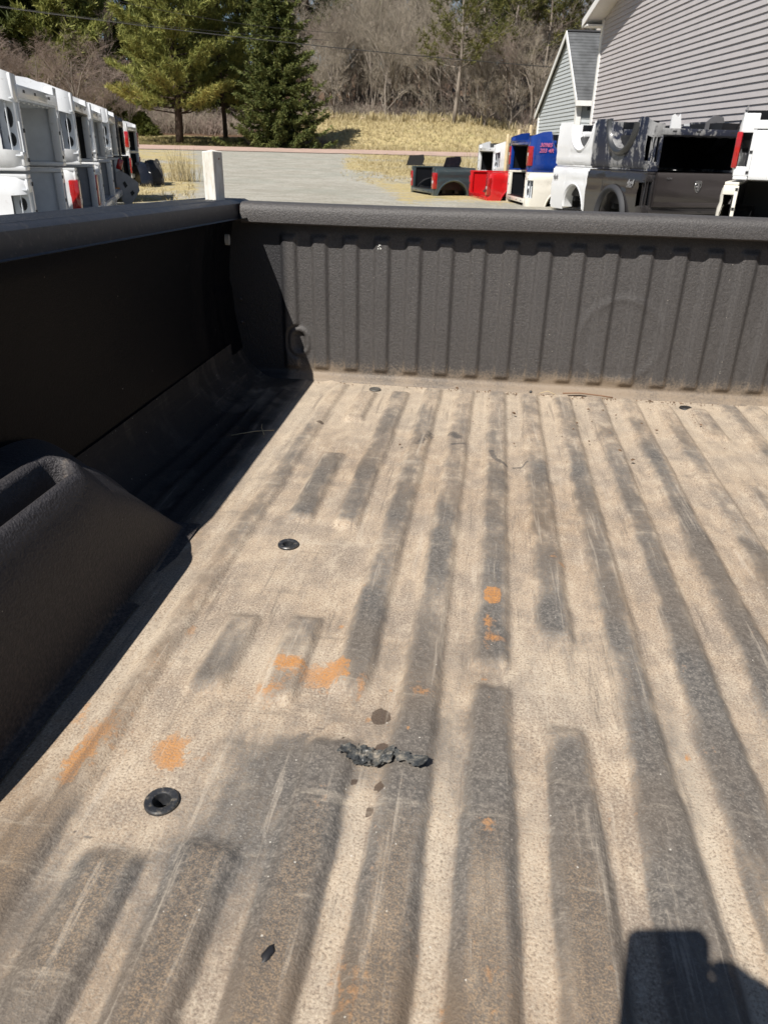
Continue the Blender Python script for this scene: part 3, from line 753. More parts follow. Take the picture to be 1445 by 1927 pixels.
def debris():
    M_LEAF = simple('dry_leaf_bits', (.17, .10, .055), .9, var=.5, scale=60)
    mb = MB()
    rs = random.Random(4)
    def bit(x, y, s, z=.003):
        a = rs.uniform(0, 6.28); M_ = Matrix.Translation((x, y, z)) @ Matrix.Rotation(a, 4, 'Z') @ Matrix.Rotation(rs.uniform(-.6, .6), 4, 'X')
        n = len(mb.v); k = rs.randint(4, 6)
        top = []
        for i in range(k):
            th = 2*PI*i/k; r_ = s*rs.uniform(.5, 1)
            top.append(tuple(M_ @ Vector((r_*math.cos(th)*1.5, r_*math.sin(th)*.8, rs.uniform(-.3, .3)*s))))
        for p in top: mb.v.append(p)
        mb.v.append(tuple(M_ @ Vector((0, 0, s*.7)))); mb.v.append(tuple(M_ @ Vector((0, 0, -s*.4))))
        for i in range(k): mb.face((n+i, n+(i+1)%k, n+k)); mb.face((n+(i+1)%k, n+i, n+k+1))
    for i in range(240):
        x = rs.choice([rs.gauss(.19, .06), rs.gauss(.33, .07), rs.gauss(0.0, .08), rs.gauss(.5, .1), rs.uniform(-.5, .8)])
        bit(x, YB-.036-abs(rs.gauss(0, .012)), rs.uniform(.0012, .0035), .0035)
    for i in range(110): bit(rs.uniform(-.1, .65), rs.triangular(1.5, 2.24, 2.15), rs.uniform(.0008, .0026), .010)
    for (x, y, s) in [(.118, 2.02, .007), (.39, 1.72, .006), (.285, 1.97, .005), (.30, 1.83, .005), (.37, 1.78, .005), (.27, 1.92, .004), (.49, 1.95, .004), (.46, 2.0, .004), (.40, 2.06, .004), (.37, 2.10, .004), (-.17, 1.72, .004), (.33, 2.1, .0045), (-.05, 2.235, .007), (.05, 2.23, .004), (.62, 2.02, .004)]: bit(x, y, s, .012)
    o = mb.build('leaf_litter', M_LEAF); tag(o, 'brown leaf crumbs and grit gathered along the foot of the front panel', 'leaf litter', kind='stuff')
    M_ST = simple('dry_straw', (.62, .50, .30), .8)
    lab = ['longest pale dry straw lying in the shaded corner of the bed', 'short pale straw crossing the long one in the shaded corner', 'pale bent straw against the front panel, right of the black clip', 'thin reddish brown twig along the foot of the front panel']
    sets = [[(-.505, 1.78, .005), (-.545, 1.745, .012), (-.60, 1.72, .006)], [(-.548, 1.82, .005), (-.535, 1.77, .013), (-.52, 1.74, .006)], [(.20, 2.25, .006), (.225, 2.252, .014), (.25, 2.246, .006)], [(.27, 2.252, .010), (.32, 2.255, .013), (.385, 2.25, .010), (.42, 2.25, .006)]]
    for l, p in zip(lab, sets):
        o = MB().tube(p, .0011 if 'twig' not in l else .0022, 5).build('straw' if 'twig' not in l else 'twig', M_ST if 'twig' not in l else simple('twig_bark', (.25, .14, .08), .8), None, True)
        tag(o, l, 'straw' if 'twig' not in l else 'twig')
    # black plastic clip standing on its head
    t = thing('push_clip', 'small black plastic push clip standing at the foot of the front panel', 'clip', (.173, 2.236, .002))
    MB().lathe([(0, 0), (.0095, 0), (.0105, .0015), (.0095, .0035), (.004, .0045)], 20).build('head', M_BLACK, t, True, 40)
    MB().lathe([(.0032, .004), (.0032, .008), (.0045, .010), (.0048, .0125), (.003, .015), (0, .0155)], 12).build('stem', M_BLACK, t, True, 40)
    # blob of black sealant
    mb = MB(); P = []
    for i in range(16):
        u = i/15; w = math.sin(u*PI)**.5*.0042*(1+.12*math.sin(u*9)); row = []
        for j in range(9):
            v = j/8*2-1; row.append((-.146+(u-.5)*.007+v*w, .4165+(u-.5)*.015-v*.002, .0085+.0022*max(0, 1-v*v)**.5*math.sin(u*PI)**.5))
        P.append(row)
    o = MB().grid(P).build('tar_blob', M_BLACK, None, True); tag(o, 'small black tar blob on the nearest floor rib, low left of centre', 'tar blob')
    # flat drain plugs by the front panel
    for i, (x, y) in enumerate([(-.300, 2.203), (.622, 2.199)]):
        o = MB().lathe([(0, .002), (.010, .002), (.012, .0035), (.017, .0035), (.0185, .0)], 24).build('drain_plug', simple('grey_plug%d' % i, (.10, .095, .085) if i == 0 else (.02, .02, .02), .5), bed, True, 40, (x, y, .0015))
        o['label'] = 'dusty grey flush drain plug' if i == 0 else 'black drain plug'
debris()

def bottle_stopper_blocks(): pass

# ================================================================== PICKUP BOXES (beds cut off pickups), stacked in rows
def paint(name, col, rough=.25, metal=0.0, dirt=None, coat=.6):
    m_, nt, b = newmat(name)
    n1 = noise(nt, 1.6, 6, .65); n2 = noise(nt, 30, 5, .7)
    c = ramp(nt, n1, [(.3, tuple(k*.88 for k in col)), (.7, col)])
    if dirt: c = mixc(nt, sstep(nt, n2, .56, .74, 0, .45), c, dirt)
    nt.links.new(c, b.inputs['Base Color'])
    b.inputs['Roughness'].default_value = rough; b.inputs['Metallic'].default_value = metal
    b.inputs['Coat Weight'].default_value = coat; b.inputs['Coat Roughness'].default_value = .08
    return m_
WHITE = paint('white_body_paint', (.90, .915, .93), .35, dirt=(.45, .42, .36))
WHITE2 = paint('grey_white_primer', (.92, .93, .94), .6, dirt=(.40, .38, .34))
CREAM = paint('cream_white_paint', (.90, .86, .76), .45, dirt=(.36, .31, .22))
BLUE = paint('blue_body_paint', (.010, .050, .30), .2)
REDP = paint('red_body_paint', (.62, .012, .015), .25)
GREY = paint('dark_grey_metallic', (.050, .046, .048), .28, .4)
BROWN = paint('brown_grey_metallic', (.058, .050, .050), .33, .4)
SLATE = paint('slate_blue_grey', (.06, .085, .095), .3, .3)
BLACKP = paint('black_body_paint', (.012, .013, .018), .25)
INNER = simple('inner_grey_primer', (.42, .43, .46), .55, var=.2, scale=5)
INNERW = simple('inner_white_primer', (.84, .88, .93), .5, var=.15, scale=5)
DARKIN = simple('black_drop_in_liner', (.006, .007, .010), .4, var=.3, scale=4)
HOLE = simple('dark_hole', (.015, .016, .018), .6)
LAMPR = simple('red_lamp_lens', (.42, .012, .012), .12, var=.25, scale=18, coat=.8)
LAMPW = simple('clear_lamp_lens', (.62, .60, .60), .1, var=.1, scale=18, coat=.8)
CHROME = simple('chrome', (.62, .62, .62), .18, 1.0, var=.5, scale=40)
def m_peel():
    m_, nt, b = newmat('peeling_paint')
    n1 = noise(nt, 1.7, 8, .72, stretch=(1, 2.0, .8)); n2 = noise(nt, 12, 6, .8)
    f = math_(nt, 'ADD', n1, math_(nt, 'MULTIPLY', math_(nt, 'SUBTRACT', n2, .5), .35))
    c = ramp(nt, f, [(.36, (.012, .016, .035)), (.49, (.015, .02, .04)), (.515, (.22, .22, .225)), (.62, (.33, .33, .33)), (.72, (.12, .12, .125))])
    nt.links.new(c, b.inputs['Base Color']); b.inputs['Roughness'].default_value = .45
    return m_
PEEL = m_peel()

BH = .80; BW = .97
def skin_x(z):      # tumblehome of the outer skin
    u = (z-.45)/.35
    return BW-.030*u*u*(1 if z > .45 else .7)-.012*(abs(z-.56) < .05)
def pickup_box(name, label, group, loc, az, flip, body, lamp='open', gate=None, L=2.0, inner=INNER, flare=None, slim=False):
    """local +y runs to the front of the pickup, tail at y=0, z=0 the lowest edge, z=BH the rail"""
    t = thing(name, label, 'pickup bed', loc, (0, 0, 0), group)
    t.rotation_mode = 'XYZ'
    rot = Matrix.Rotation(R(-az), 4, 'Z')
    if flip: rot = Matrix.Translation((0, 0, BH)) @ rot @ Matrix.Rotation(PI, 4, 'Y')
    t.matrix_world = Matrix.Translation(loc) @ rot
    ac, ar, az0 = L*.475, .45, .05
    arch = lambda y: (az0+math.sqrt(max(ar*ar-(y-ac)**2, 0))) if abs(y-ac) < ar else 0
    if gate and flip: slim = True
    for s in (-1, 1):
        ys = sorted(set([0, .012, .035, .08, .14, .25, .38] + [ac+ar*math.cos(R(a)) for a in range(0, 181, 12)] + [ac-ar-.001, ac+ar+.001, L*.85, L-.05, L]))
        P = []
        for y in ys:
            lo = max(arch(y), .10*(1-min(1, y/.30)) if y < .3 else 0, 0)
            if lo == 0: lo = .0
            row = []
            for k in range(11):
                z = lo+(BH-.012-lo)*k/10
                x = skin_x(z) - (.045*(1-min(1, y/.10))**2) - .02*(z > BH-.05)
                row.append((s*x, y, z))
            row.append((s*(skin_x(BH)-.030), y, BH))
            P.append(row)
        if s < 0: P = [r_[::-1] for r_ in P]
        sm = MB().grid(P)
        if lamp == 'open':
            keepf = []
            for f_ in sm.f:
                c_ = [sum(sm.v[i][k_] for i in f_)/4 for k_ in range(3)]
                if not (.012 < c_[1] < .14 and .29 < c_[2] < .67): keepf.append(f_)
            sm.f = keepf; sm.mi = [0]*len(keepf)
        side = sm.build('side_panel', body, t, True, 40)
        # thickness: the wheel opening lip
        lip = []
        for a in range(0, 181, 10):
            y = ac+ar*math.cos(R(a)); z = az0+ar*math.sin(R(a))
            y2 = ac+(ar-.03)*math.cos(R(a)); z2 = az0+(ar-.03)*math.sin(R(a))
            row = [(s*(skin_x(z)+.004), ac+(ar+.025)*math.cos(R(a)), az0+(ar+.025)*math.sin(R(a))), (s*(skin_x(z)+.014), y, z), (s*(skin_x(z)-.02), y2, z2), (s*(skin_x(z)-.20), y2, z2)]
            lip.append(row if s > 0 else row[::-1])
        MB().grid(lip).build('arch_lip', body, t, True, 40)
        if flare is not None:
            fl = []
            for a in range(-4, 185, 9):
                y = ac; r0, r1 = ar-.035, ar+.085
                row = []
                for q in range(7):
                    th = PI*q/6; rr_ = r0+(r1-r0)*q/6
                    row.append((s*(BW+.005+.065*math.sin(th)), ac+rr_*math.cos(R(a)), az0+rr_*math.sin(R(a))))
                fl.append(row if s > 0 else row[::-1])
            MB().grid(fl).build('wheel_flare', flare, t, True, 60)
        # wheel well (inside)
        ww = []
        for a in range(0, 181, 15):
            y = ac+(ar+.02)*math.cos(R(a)); z = az0+(ar+.01)*math.sin(R(a))
            ww.append([(s*.94, y, z), (s*.60, y, z)])
        mb = MB().grid(ww); mb.prism([(ac+(ar+.02)*math.cos(R(a)), az0+(ar+.01)*math.sin(R(a))) for a in range(0, 181, 15)], s*.60, s*.59, 'x')
        mb.build('wheel_well', HOLE if not flip else inner, t)
        # inner wall, rail and tail post
        MB().box(min(s*.80, s*.815), max(s*.80, s*.815), .03, L, .28, BH-.03).build('inner_wall', inner, t)
        MB().bbox(min(s*.765, s*.925), max(s*.765, s*.925), .0, L, BH-.035, BH+.002, .008).build('rail', body, t, True, 40)
        # tail post: frame around the lamp opening
        zl0, zl1 = .30, .66
        post = MB()
        post.bbox(min(s*.775, s*.93), max(s*.775, s*.93), .0, .02, zl1, BH-.036, .004)
        post.bbox(min(s*.775, s*.93), max(s*.775, s*.93), .0, .02, .10, zl0, .004)
        post.bbox(min(s*.760, s*.80), max(s*.760, s*.80), -.002, .075, .10, BH-.038, .006)
        post.build('tail_post', body, t, True, 40)
        if lamp == 'open':
            mb = MB(); a0, a1 = sorted((s*.80, s*.925)); b0, b1 = sorted((s*.865, s*.875))
            mb.box(a0, a1, .075, .08, zl0, zl1); mb.box(b0, b1, .0, .145, zl0-.03, zl1+.03); mb.box(*sorted((s*.875, s*.945)), .01, .145, zl0-.03, zl0-.02); mb.box(*sorted((s*.875, s*.945)), .01, .145, zl1+.02, zl1+.03)
            mb.build('lamp_recess', INNERW if body in (WHITE, CREAM, WHITE2) else body, t)
            for zc, rz in ((.57, .050), (.41, .075)):
                MB().prism([(.072+.030*math.cos(2*PI*i/14), zc+rz*math.sin(2*PI*i/14)) for i in range(14)], s*.876, s*.878, 'x').build('lamp_socket', HOLE, t)
            ho = MB()
            for zc, rz in ((.57, .055), (.42, .065)):
                n = 14
                ho.prism([(s*.865+.032*math.cos(2*PI*i/n), zc+rz*math.sin(2*PI*i/n)) for i in range(n)], .070, .0745, 'y')
            ho.build('lamp_hole', HOLE, t)
        elif lamp:
            lz1 = zl1+.02; a0, a1 = sorted((s*.80, s*(BW-.002)))
            lm = MB().bbox(*((a0, a1) if not slim else sorted((s*.905, s*(BW+.001)))), -.022, .085, zl0-.01, lz1, .018).build('tail_lamp', LAMPR, t, True, 40)
            if not slim: MB().bbox(a0+.03, a1-.04, -.026, .03, zl0+.12, zl0+.19, .006).build('reversing_lens', LAMPW, lm, True, 40)
        # pads and bolts down the post
        if not (flip and False):
            for z in (.24, .50, .72): MB().box(*sorted((s*.765, s*.795)), -.010, -.001, z-.012, z+.018).build('bump_stop', HOLE, t)
        # front end flange
        MB().box(*sorted((s*.80, s*.955)), L-.006, L-.001, .06, BH-.04).build('front_flange', body, t)
    # floor with pressed ribs, bulkhead, sill, cross members
    fl = MB(); fl.box(-.80, .80, .0, L, .262, .280)
    for k in range(8): fl.box(-.70+k*.2-.045, -.70+k*.2+.045, .06, L-.08, .280, .290)
    fl.build('floor', inner, t)
    MB().box(-.80, .80, L-.03, L-.005, .281, BH-.03).build('bulkhead', inner, t)
    sill = MB().bbox(-.80, .80, -.012, .05, .17, .262, .006)
    sill.build('rear_sill', body, t, True, 40)
    sh = MB()
    for x in (-.5, .12, .55): sh.box(x, x+.07, -.014, -.012, .20, .222)
    sh.build('sill_slot', HOLE, t)
    for y in (L*.3, L*.62, L*.9):
        MB().bbox(-.78, .78, y-.05, y+.05, .17, .261, .01).build('cross_member', body if flip else HOLE, t, True, 40)
    MB().bbox(-.772, .772, L-.028, L+.002, BH-.06, BH+.002, .008).build('bulkhead_rail', body, t, True, 40)
    if gate:
        gm = gate['mat']
        prof = [(-.034, .275), (-.048, .285), (-.052, .33), (-.050, .36), (-.060, .375), (-.062, .56), (-.055, .63), (-.060, .70), (-.060, .765), (-.050, .795), (-.030, .803), (.0, .803), (.0, .275)]
        P = [[(x, y+.0+.010*(abs(x)/.76)**4, z) for y, z in prof] for x in np.linspace(-.757, .757, 24)]
        g = MB().grid(P).build('tailgate', gm, t, True, 35)
        for s in (-1, 1): MB().prism([(y, z) for y, z in prof], s*.757, s*.7565, 'x').build('gate_edge', gm, g)
        # handle with recess
        if gate.get('handle'):
            hd = MB().bbox(-.13, .13, -.070, -.060, .70, .765, .006).build('handle_bezel', simple('handle_black', (.03, .03, .032), .4), g, True, 40)
        ram_emblem(g, gate.get('emblem_z', .56), -.064, gate.get('emblem_s', .075))
        if gate.get('badge'): badge(gate['badge'], g, (-.60, -.0645, gate.get('badge_z', .66)), .045, gate.get('badge_mat', CHROME))
    return t

def ram_emblem(parent, zc, y, s):
    # shield with a ram's head: outline plate, two horns, face
    n = []
    for a, b_ in [(-.85, .95), (.85, .95), (.95, .2), (.75, -.45), (.35, -.9), (0, -1.1), (-.35, -.9), (-.75, -.45), (-.95, .2)]: n.append((a*s*.8, zc+b_*s))
    e = MB().prism(n, y, y-.004, 'y').build('emblem', simple('emblem_dark', (.10, .10, .10), .3), parent)
    m2 = MB()
    for q in (-1, 1):
        pts = [(q*s*.12, y-.008, zc+s*.55)]
        for k in range(11):
            a = R(100-k*27); r_ = s*(.44-.022*k); pts.append((q*(s*.36+r_*math.cos(a)*.8), y-.008, zc+s*.12+r_*math.sin(a)))
        m2.tube(pts, [s*.12]+[s*(.13-.009*k) for k in range(11)], 6)
    m2.prism([(-s*.20, zc+s*.62), (s*.20, zc+s*.62), (s*.15, zc), (s*.11, zc-s*.75), (-s*.11, zc-s*.75), (-s*.15, zc)], y-.004, y-.014, 'y')
    for a, b_ in ((-.85, .95), ): 
        m2.tube([(p[0], y-.004, p[1]) for p in n+[n[0]]], s*.055, 5)
    m2.build('ram_head', CHROME, e, True, 50)

def badge(text, parent, loc, size, mat, rot=(R(90), 0, 0), shear=.35, ext=.002):
    cu = bpy.data.curves.new('badge', 'FONT'); cu.body = text; cu.size = size; cu.shear = shear; cu.extrude = ext
    cu.offset = size*.02
    o = bpy.data.objects.new('badge', cu); COL.objects.link(o)
    dg = bpy.context.evaluated_depsgraph_get()
    me = bpy.data.meshes.new_from_object(o.evaluated_get(dg)); bpy.data.objects.remove(o)
    me.materials.clear(); me.materials.append(mat)
    ob = bpy.data.objects.new('badge', me); COL.objects.link(ob)
    ob.parent = parent; ob.location = loc; ob.rotation_euler = rot
    return ob

LZ = GZ+.04; UZ = LZ+BH+.012
GL = 'pickup beds stacked in pairs in the left row'
row_dir = Vector((-.33, .944)); p0 = Vector((-3.76, 6.26))
LF = -110.5                       # the left row: tails face right, fronts point left
locx = Vector((math.sin(R(LF+90)), math.cos(R(LF+90))))     # local +x in plan
_lj = random.Random(5)
def left_pair(corner, low, up):
    o = Vector(corner)+locx*.98
    for spec, z, flip in ((low, LZ+_lj.uniform(-.02, .0), False), (up, UZ+_lj.uniform(-.008, .015), True)):
        lab, body, lamp, inner = spec
        pickup_box('pickup_bed', lab, GL, (o.x+_lj.uniform(-.05, .05)*flip, o.y, z), LF+_lj.uniform(-2.2, 2.2)*(1 if flip else .4), flip, body, lamp, inner=inner)
left_pair((-3.76, 6.26), ('white pickup bed, lower of the nearest stack in the left row, lamp opening bare', WHITE, 'open', INNERW), ('white pickup bed lying upside down on the nearest stack of the left row', WHITE, 'open', INNERW))
left_pair((-4.57, 8.57), ('white pickup bed with red tail lamp, lower of the second stack on the left', WHITE, 'lamp', INNER), ('upturned white pickup bed with black liner, on top of the second left stack', WHITE, 'open', DARKIN))
left_pair((-5.36, 10.74), ('white pickup bed without lamps, lower of the third stack on the left', WHITE2, 'open', INNER), ('upturned white pickup bed on top of the third left stack', WHITE, 'open', INNERW))
left_pair((-6.22, 12.85), ('white pickup bed, lower of the fourth stack on the left, mostly hidden', WHITE, 'open', INNER), ('upturned white pickup bed on top of the fourth left stack', WHITE, 'open', INNERW))
left_pair((-7.15, 15.3), ('black pickup bed, lower of the dark stack in the left row', BLACKP, 'open', DARKIN), ('upturned black pickup bed on the dark left stack', BLACKP, 'open', DARKIN))
# the far white pair is turned towards the viewer
for (z, flip, lab) in ((LZ, False, 'white pickup bed with narrow red tail lamp, lower of the farthest left stack'), (UZ, True, 'upturned white pickup bed with red and clear tail lamp, topmost of the farthest left stack')):
    pickup_box('pickup_bed', lab, GL, (-10.02, 22.3, z), -106, flip, WHITE, 'lamp', inner=DARKIN, L=1.9)
# torn black wheel housing liner propped beyond
def arch_liner(label, loc, az, mat, s=1.0):
    t = thing('wheel_liner', label, 'wheel liner', loc, (0, 0, R(-az)))
    P = []
    for a in range(-8, 189, 12):
        rr_ = .50*s*(1+.05*math.sin(a*.3)); row = []
        for x in (-.17, -.10, 0, .10, .17):
            row.append((x*s, rr_*math.cos(R(a)), max(0.01, rr_*math.sin(R(a))*1.25+.05*math.cos(x*9)*s)))
        P.append(row)
    MB().grid(P).build('shell', mat, t, True)
    P = []
    for a in range(-8, 189, 12):
        P.append([(.17*s, r_*s*math.cos(R(a)), max(.012, r_*s*math.sin(R(a))*1.25+.03)) for r_ in (.49, .56)])
    MB().grid(P).build('rim', mat, t, True)
    return t
arch_liner('black arched wheel liner standing behind the farthest white stack', (-9.56, 21.6, gh(-9.56, 21.6)), -38, BLACKP, .9)
arch_liner('torn grey black wheel liner on the grass past the farthest white stack', (-9.68, 22.6, gh(-9.68, 22.6)), -40, simple('dusty_black', (.04, .038, .036), .7), .95)
def leaning_panel():
    x, y = -6.78, 14.45
    t = thing('torn_fender', 'pale grey torn fender leaning low beside the dark stack', 'fender', (x, y, GZ), (0, R(-14), R(28)))
    out = [(0, 0), (.10, -.0), (.34, .20), (.36, .34), (.22, .52), (.10, .62), (.02, .58), (-.05, .3)]
    MB().prism(out, 0, .02, 'y').build('panel', simple('pale_grey_paint', (.36, .37, .40), .4), t)
    mb = MB(); mb.prism([(.10, .30), (.16, .33), (.14, .42), (.09, .40)], -.003, -.001, 'y'); mb.prism([(.17, .14), (.24, .18), (.22, .24), (.16, .21)], -.003, -.001, 'y'); mb.build('cutout', HOLE, t)
    t2 = thing('reflector', 'small amber marker lamp on the leaning grey panel', 'marker lamp', (x-.12, y-.12, GZ+.30), (0, 0, R(28)))
    MB().bbox(-.09, .09, -.02, .02, -.03, .03, .012).build('lens', simple('amber', (.75, .30, .02), .25), t2, True)
    t3 = thing('tail_lamp', 'broken red lamp above the leaning grey panel', 'lamp', (x-.05, y+.05, GZ+.72), (0, R(20), R(28)))
    MB().bbox(-.05, .05, -.03, .03, -.09, .09, .015).build('lens', LAMPR, t3, True)
leaning_panel()

GRr = 'pickup beds stacked along the right side of the yard'
def rbox(lab, corner, az, z, flip, body, lamp, side, gate=None, L=2.0, inner=DARKIN, flare=None):
    """corner: plan position of the tail corner that is nearest; side -1 left tail corner, +1 right one"""
    lx = Vector((math.sin(R(az+90)), math.cos(R(az+90))))
    o = Vector(corner)-lx*(side*.97)
    return pickup_box('pickup_bed', lab, GRr, (o.x, o.y, z), az, flip, body, lamp, gate, L, inner, flare)
# nearest: white, lower open, upper upside down with its tailgate
rbox('white pickup bed with open tail and peeling post, lower of the nearest right stack', (2.78, 10.3), 20, LZ-.02, False, CREAM, None, -1)
rbox('upturned white pickup bed with closed tailgate and red lamp, nearest on the right', (2.84, 10.25), 20, UZ-.0, True, WHITE, 'lamp', -1, gate=dict(mat=WHITE, handle=True, badge='3500', emblem_z=.47, emblem_s=.10, badge_mat=HOLE, badge_z=.58))
# dark grey pair
tg = rbox('dark grey pickup bed with brown grey tailgate, below the peeling upturned bed', (2.47, 13.65), -20, LZ, False, GREY, 'open', -1, gate=dict(mat=BROWN, emblem_z=.60, emblem_s=.085, badge='HEMI', badge_z=.70), flare=paint('grey_flare', (.030, .031, .036), .7, coat=.0))
badge('4x4', tg, (-.978, .50, .585), .14, simple('decal_silver', (.30, .30, .31), .4), (R(90), 0, R(-90)), .3)
badge('OFF ROAD', tg, (-.978, .50, .555), .035, simple('decal_silver_small', (.22, .22, .23), .4), (R(90), 0, R(-90)), .2)
rbox('upturned pickup bed with peeling black and grey paint and wide arch flare', (2.50, 13.68), -20, UZ, True, PEEL, 'open', -1, flare=paint('black_flare', (.03, .032, .035), .45))
# white pair in front of it
wt = rbox('white pickup bed with a 4x4 decal, below the upturned grey white one', (2.00, 15.8), -20, LZ, False, WHITE, 'open', -1)
badge('4x4', wt, (-.978, 1.93, .56), .13, simple('decal_grey', (.16, .16, .17), .4), (R(90), 0, R(-90)), .3)
rbox('upturned grey white pickup bed on the white one with the decal', (2.03, 15.75), -20, UZ, True, WHITE2, 'open', -1)
# blue over cream
rbox('cream white pickup bed with open tail, underneath the blue one', (.825, 18.2), 78, LZ-.15, False, CREAM, 'open', 1, L=1.9, inner=DARKIN)
bl = rbox('upturned blue pickup bed with red tail lamp and pink handwriting', (.825, 18.22), 78, UZ-.15, True, BLUE, 'lamp', 1, L=1.9, inner=DARKIN)
def pink_writing():
    pm = simple('pink_paint_marker', (.62, .16, .30), .6)
    for txt, z in (('30985', .30), ('203 4R', .41)):
        badge(txt, bl, (-.984, .20, z), .11, pm, (R(90), R(180), R(-90)), .2, .001)
pink_writing()
rbox('upturned white pickup bed standing behind the red one', (.10, 22.6), 75, UZ-.30, True, WHITE, 'open', 1, L=1.7)
rbox('white pickup bed hidden low behind the red one', (.12, 22.55), 75, GZ-.33, False, WHITE, 'open', 1, L=1.7)
rr1 = rbox('red pickup bed with smoked lamp standing low on the gravel', (-.02, 19.9), 74, GZ-.17, False, REDP, 'lamp', 1, L=1.6, inner=REDP)
for (lab, x, y, h_) in [('leftmost of the three pale stakes behind the blue bed', .395, 22.6, 1.10), ('middle one of the three pale stakes behind the blue bed', .68, 22.7, 1.22), ('tallest and rightmost pale stake behind the blue bed', .985, 22.8, 1.33)]:
    o = MB().tube([(x, y, GZ), (x+.01, y, h_-.03), (x+.011, y, h_)], [.045, .045, .030], 10).build('wooden_stake', simple('peeled_wood', (.62, .50, .30), .7, var=.2, scale=6), None, True, 40)
    tag(o, lab, 'wooden stake', 'pale stakes behind the blue bed')
# low dark box with slate corner
sb = rbox('low slate and black pickup bed with torn wheel arches and red lamps', (-1.42, 21.2), 66, GZ-.12, False, SLATE, 'lamp', 1, L=1.15, inner=DARKIN)
def horns():
    lx = Vector((math.sin(R(66+90)), math.cos(R(66+90))))
    for (dx, dy, w_, h_, lab) in [(-1.75, .10, .42, .30, 'torn black fender edge on the left of the low slate bed'), (-.05, .95, .40, .22, 'torn black fender edge behind the lamp of the low slate bed')]:
        pass
    P = [(-.0, 0), (.10, .30), (.62, .34), (.66, .20), (.60, .05), (.70, 0)]
    for (x, y, z, rz, lab) in [(-2.28, 22.3, GZ+.70, 10, 'torn black fender scrap on the left rail of the low slate bed'), (-1.25, 22.0, GZ+.68, 20, 'torn black fender scrap on the right rail of the low slate bed')]:
        o = MB().prism([(a*.75, b_*.8) for a, b_ in P], 0, .03, 'y').build('fender_scrap', BLACKP, None)
        o.location = (x, y, z); o.rotation_euler = (0, 0, R(rz)); tag(o, lab, 'fender scrap')
horns()
# loose pieces beyond the dark pair: a bed turned over, white bits, flaps
def scraps():
    xs_ = [(3.05, 15.1, UZ+.62, 'white torn bracket standing on the upturned dark bed', WHITE, [(0, 0), (.0, .26), (.05, .30), (.12, .24), (.15, .30), (.20, .05), (.22, 0)]),
           (4.05, 14.75, UZ+.60, 'dark slanting flap on the upturned dark bed', GREY, [(0, 0), (.10, .34), (.36, .36), (.34, .28), (.25, .0)]),
           (3.60, 15.0, UZ+.58, 'grey rounded liner piece on the upturned dark bed', simple('liner_grey', (.12, .12, .13), .6), [(0, 0), (.02, .22), (.14, .33), (.30, .30), (.36, .15), (.37, 0), (.30, 0), (.27, .16), (.18, .22), (.08, .14), (.07, 0)])]
    for (x, y, z, lab, mt, out) in xs_:
        o = MB().prism(out, 0, .04, 'y').build('body_scrap', mt, None); o.location = (x, y, z-.03); o.rotation_euler = (0, 0, R(12)); tag(o, lab, 'body scrap')
    brick = MB().bbox(-.10, .10, -.05, .05, 0, .06, .006).build('brick', simple('pale_brick', (.42, .24, .17), .9, var=.3, scale=30)); brick.location = (3.68, 10.62, LZ+.262); brick.rotation_euler = (0, 0, R(-12))
    tag(brick, 'reddish brick lying in the open tail of the nearest white bed', 'brick')
scraps()

# ================================================================== BUILDINGS
SIDING = simple('warm_grey_vinyl', (.54, .51, .51), .55, var=.06, scale=3)
SIDING2 = simple('pale_blue_grey_vinyl', (.56, .60, .615), .55, var=.06, scale=3)
TRIM = simple('white_trim', (.95, .95, .93), .5, var=.05)
SHADOWG = simple('wall_sheathing', (.10, .095, .095), .9)
SHING = simple('asphalt_shingle', (.13, .135, .14), .9, var=.5, scale=1.8)
PHI = R(-9); U = Vector((math.sin(PI+PHI), math.cos(PI+PHI), 0)); NV = Vector((-math.cos(PHI), math.sin(PHI), 0))   # U: along wall to the viewer, NV: outwards (left)
def wall_frame(origin):
    # local x along wall towards the viewer, local y into the building, z up
    M_ = Matrix.Identity(4); a = U; b_ = -NV
    for j in range(3): M_[j][0] = a[j]; M_[j][1] = b_[j]; M_[j][2] = (0, 0, 1)[j]; M_[j][3] = origin[j]
    return M_
def clapboards(parent, x0, x1, zb, ztop_fn, expo, mat, y=0.0, name='siding_board'):
    """one board per course, clipped to the gable; ztop_fn gives the (xa, xb) span at height z"""
    z = zb
    while True:
        sa = ztop_fn(z+expo*.3)
        if sa is None: break
        xa, xb = sa
        sb_ = ztop_fn(z+expo)
        xa2, xb2 = sb_ if sb_ is not None else ((xa+xb)/2, (xa+xb)/2)
        if xb-xa < .05: break
        v = [(xa, y-.026, z), (xb, y-.026, z), (xb2, y-.006, z+expo), (xa2, y-.006, z+expo), (xa, y-.0, z-.0), (xb, y-.0, z-.0), (xb2, y, z+expo), (xa2, y, z+expo)]
        mb = MB(); mb.v = v
        for q in ((0, 1, 2, 3), (4, 7, 6, 5), (0, 4, 5, 1), (0, 3, 7, 4), (1, 5, 6, 2)): mb.face(q)
        mb.build(name, mat, parent)
        z += expo
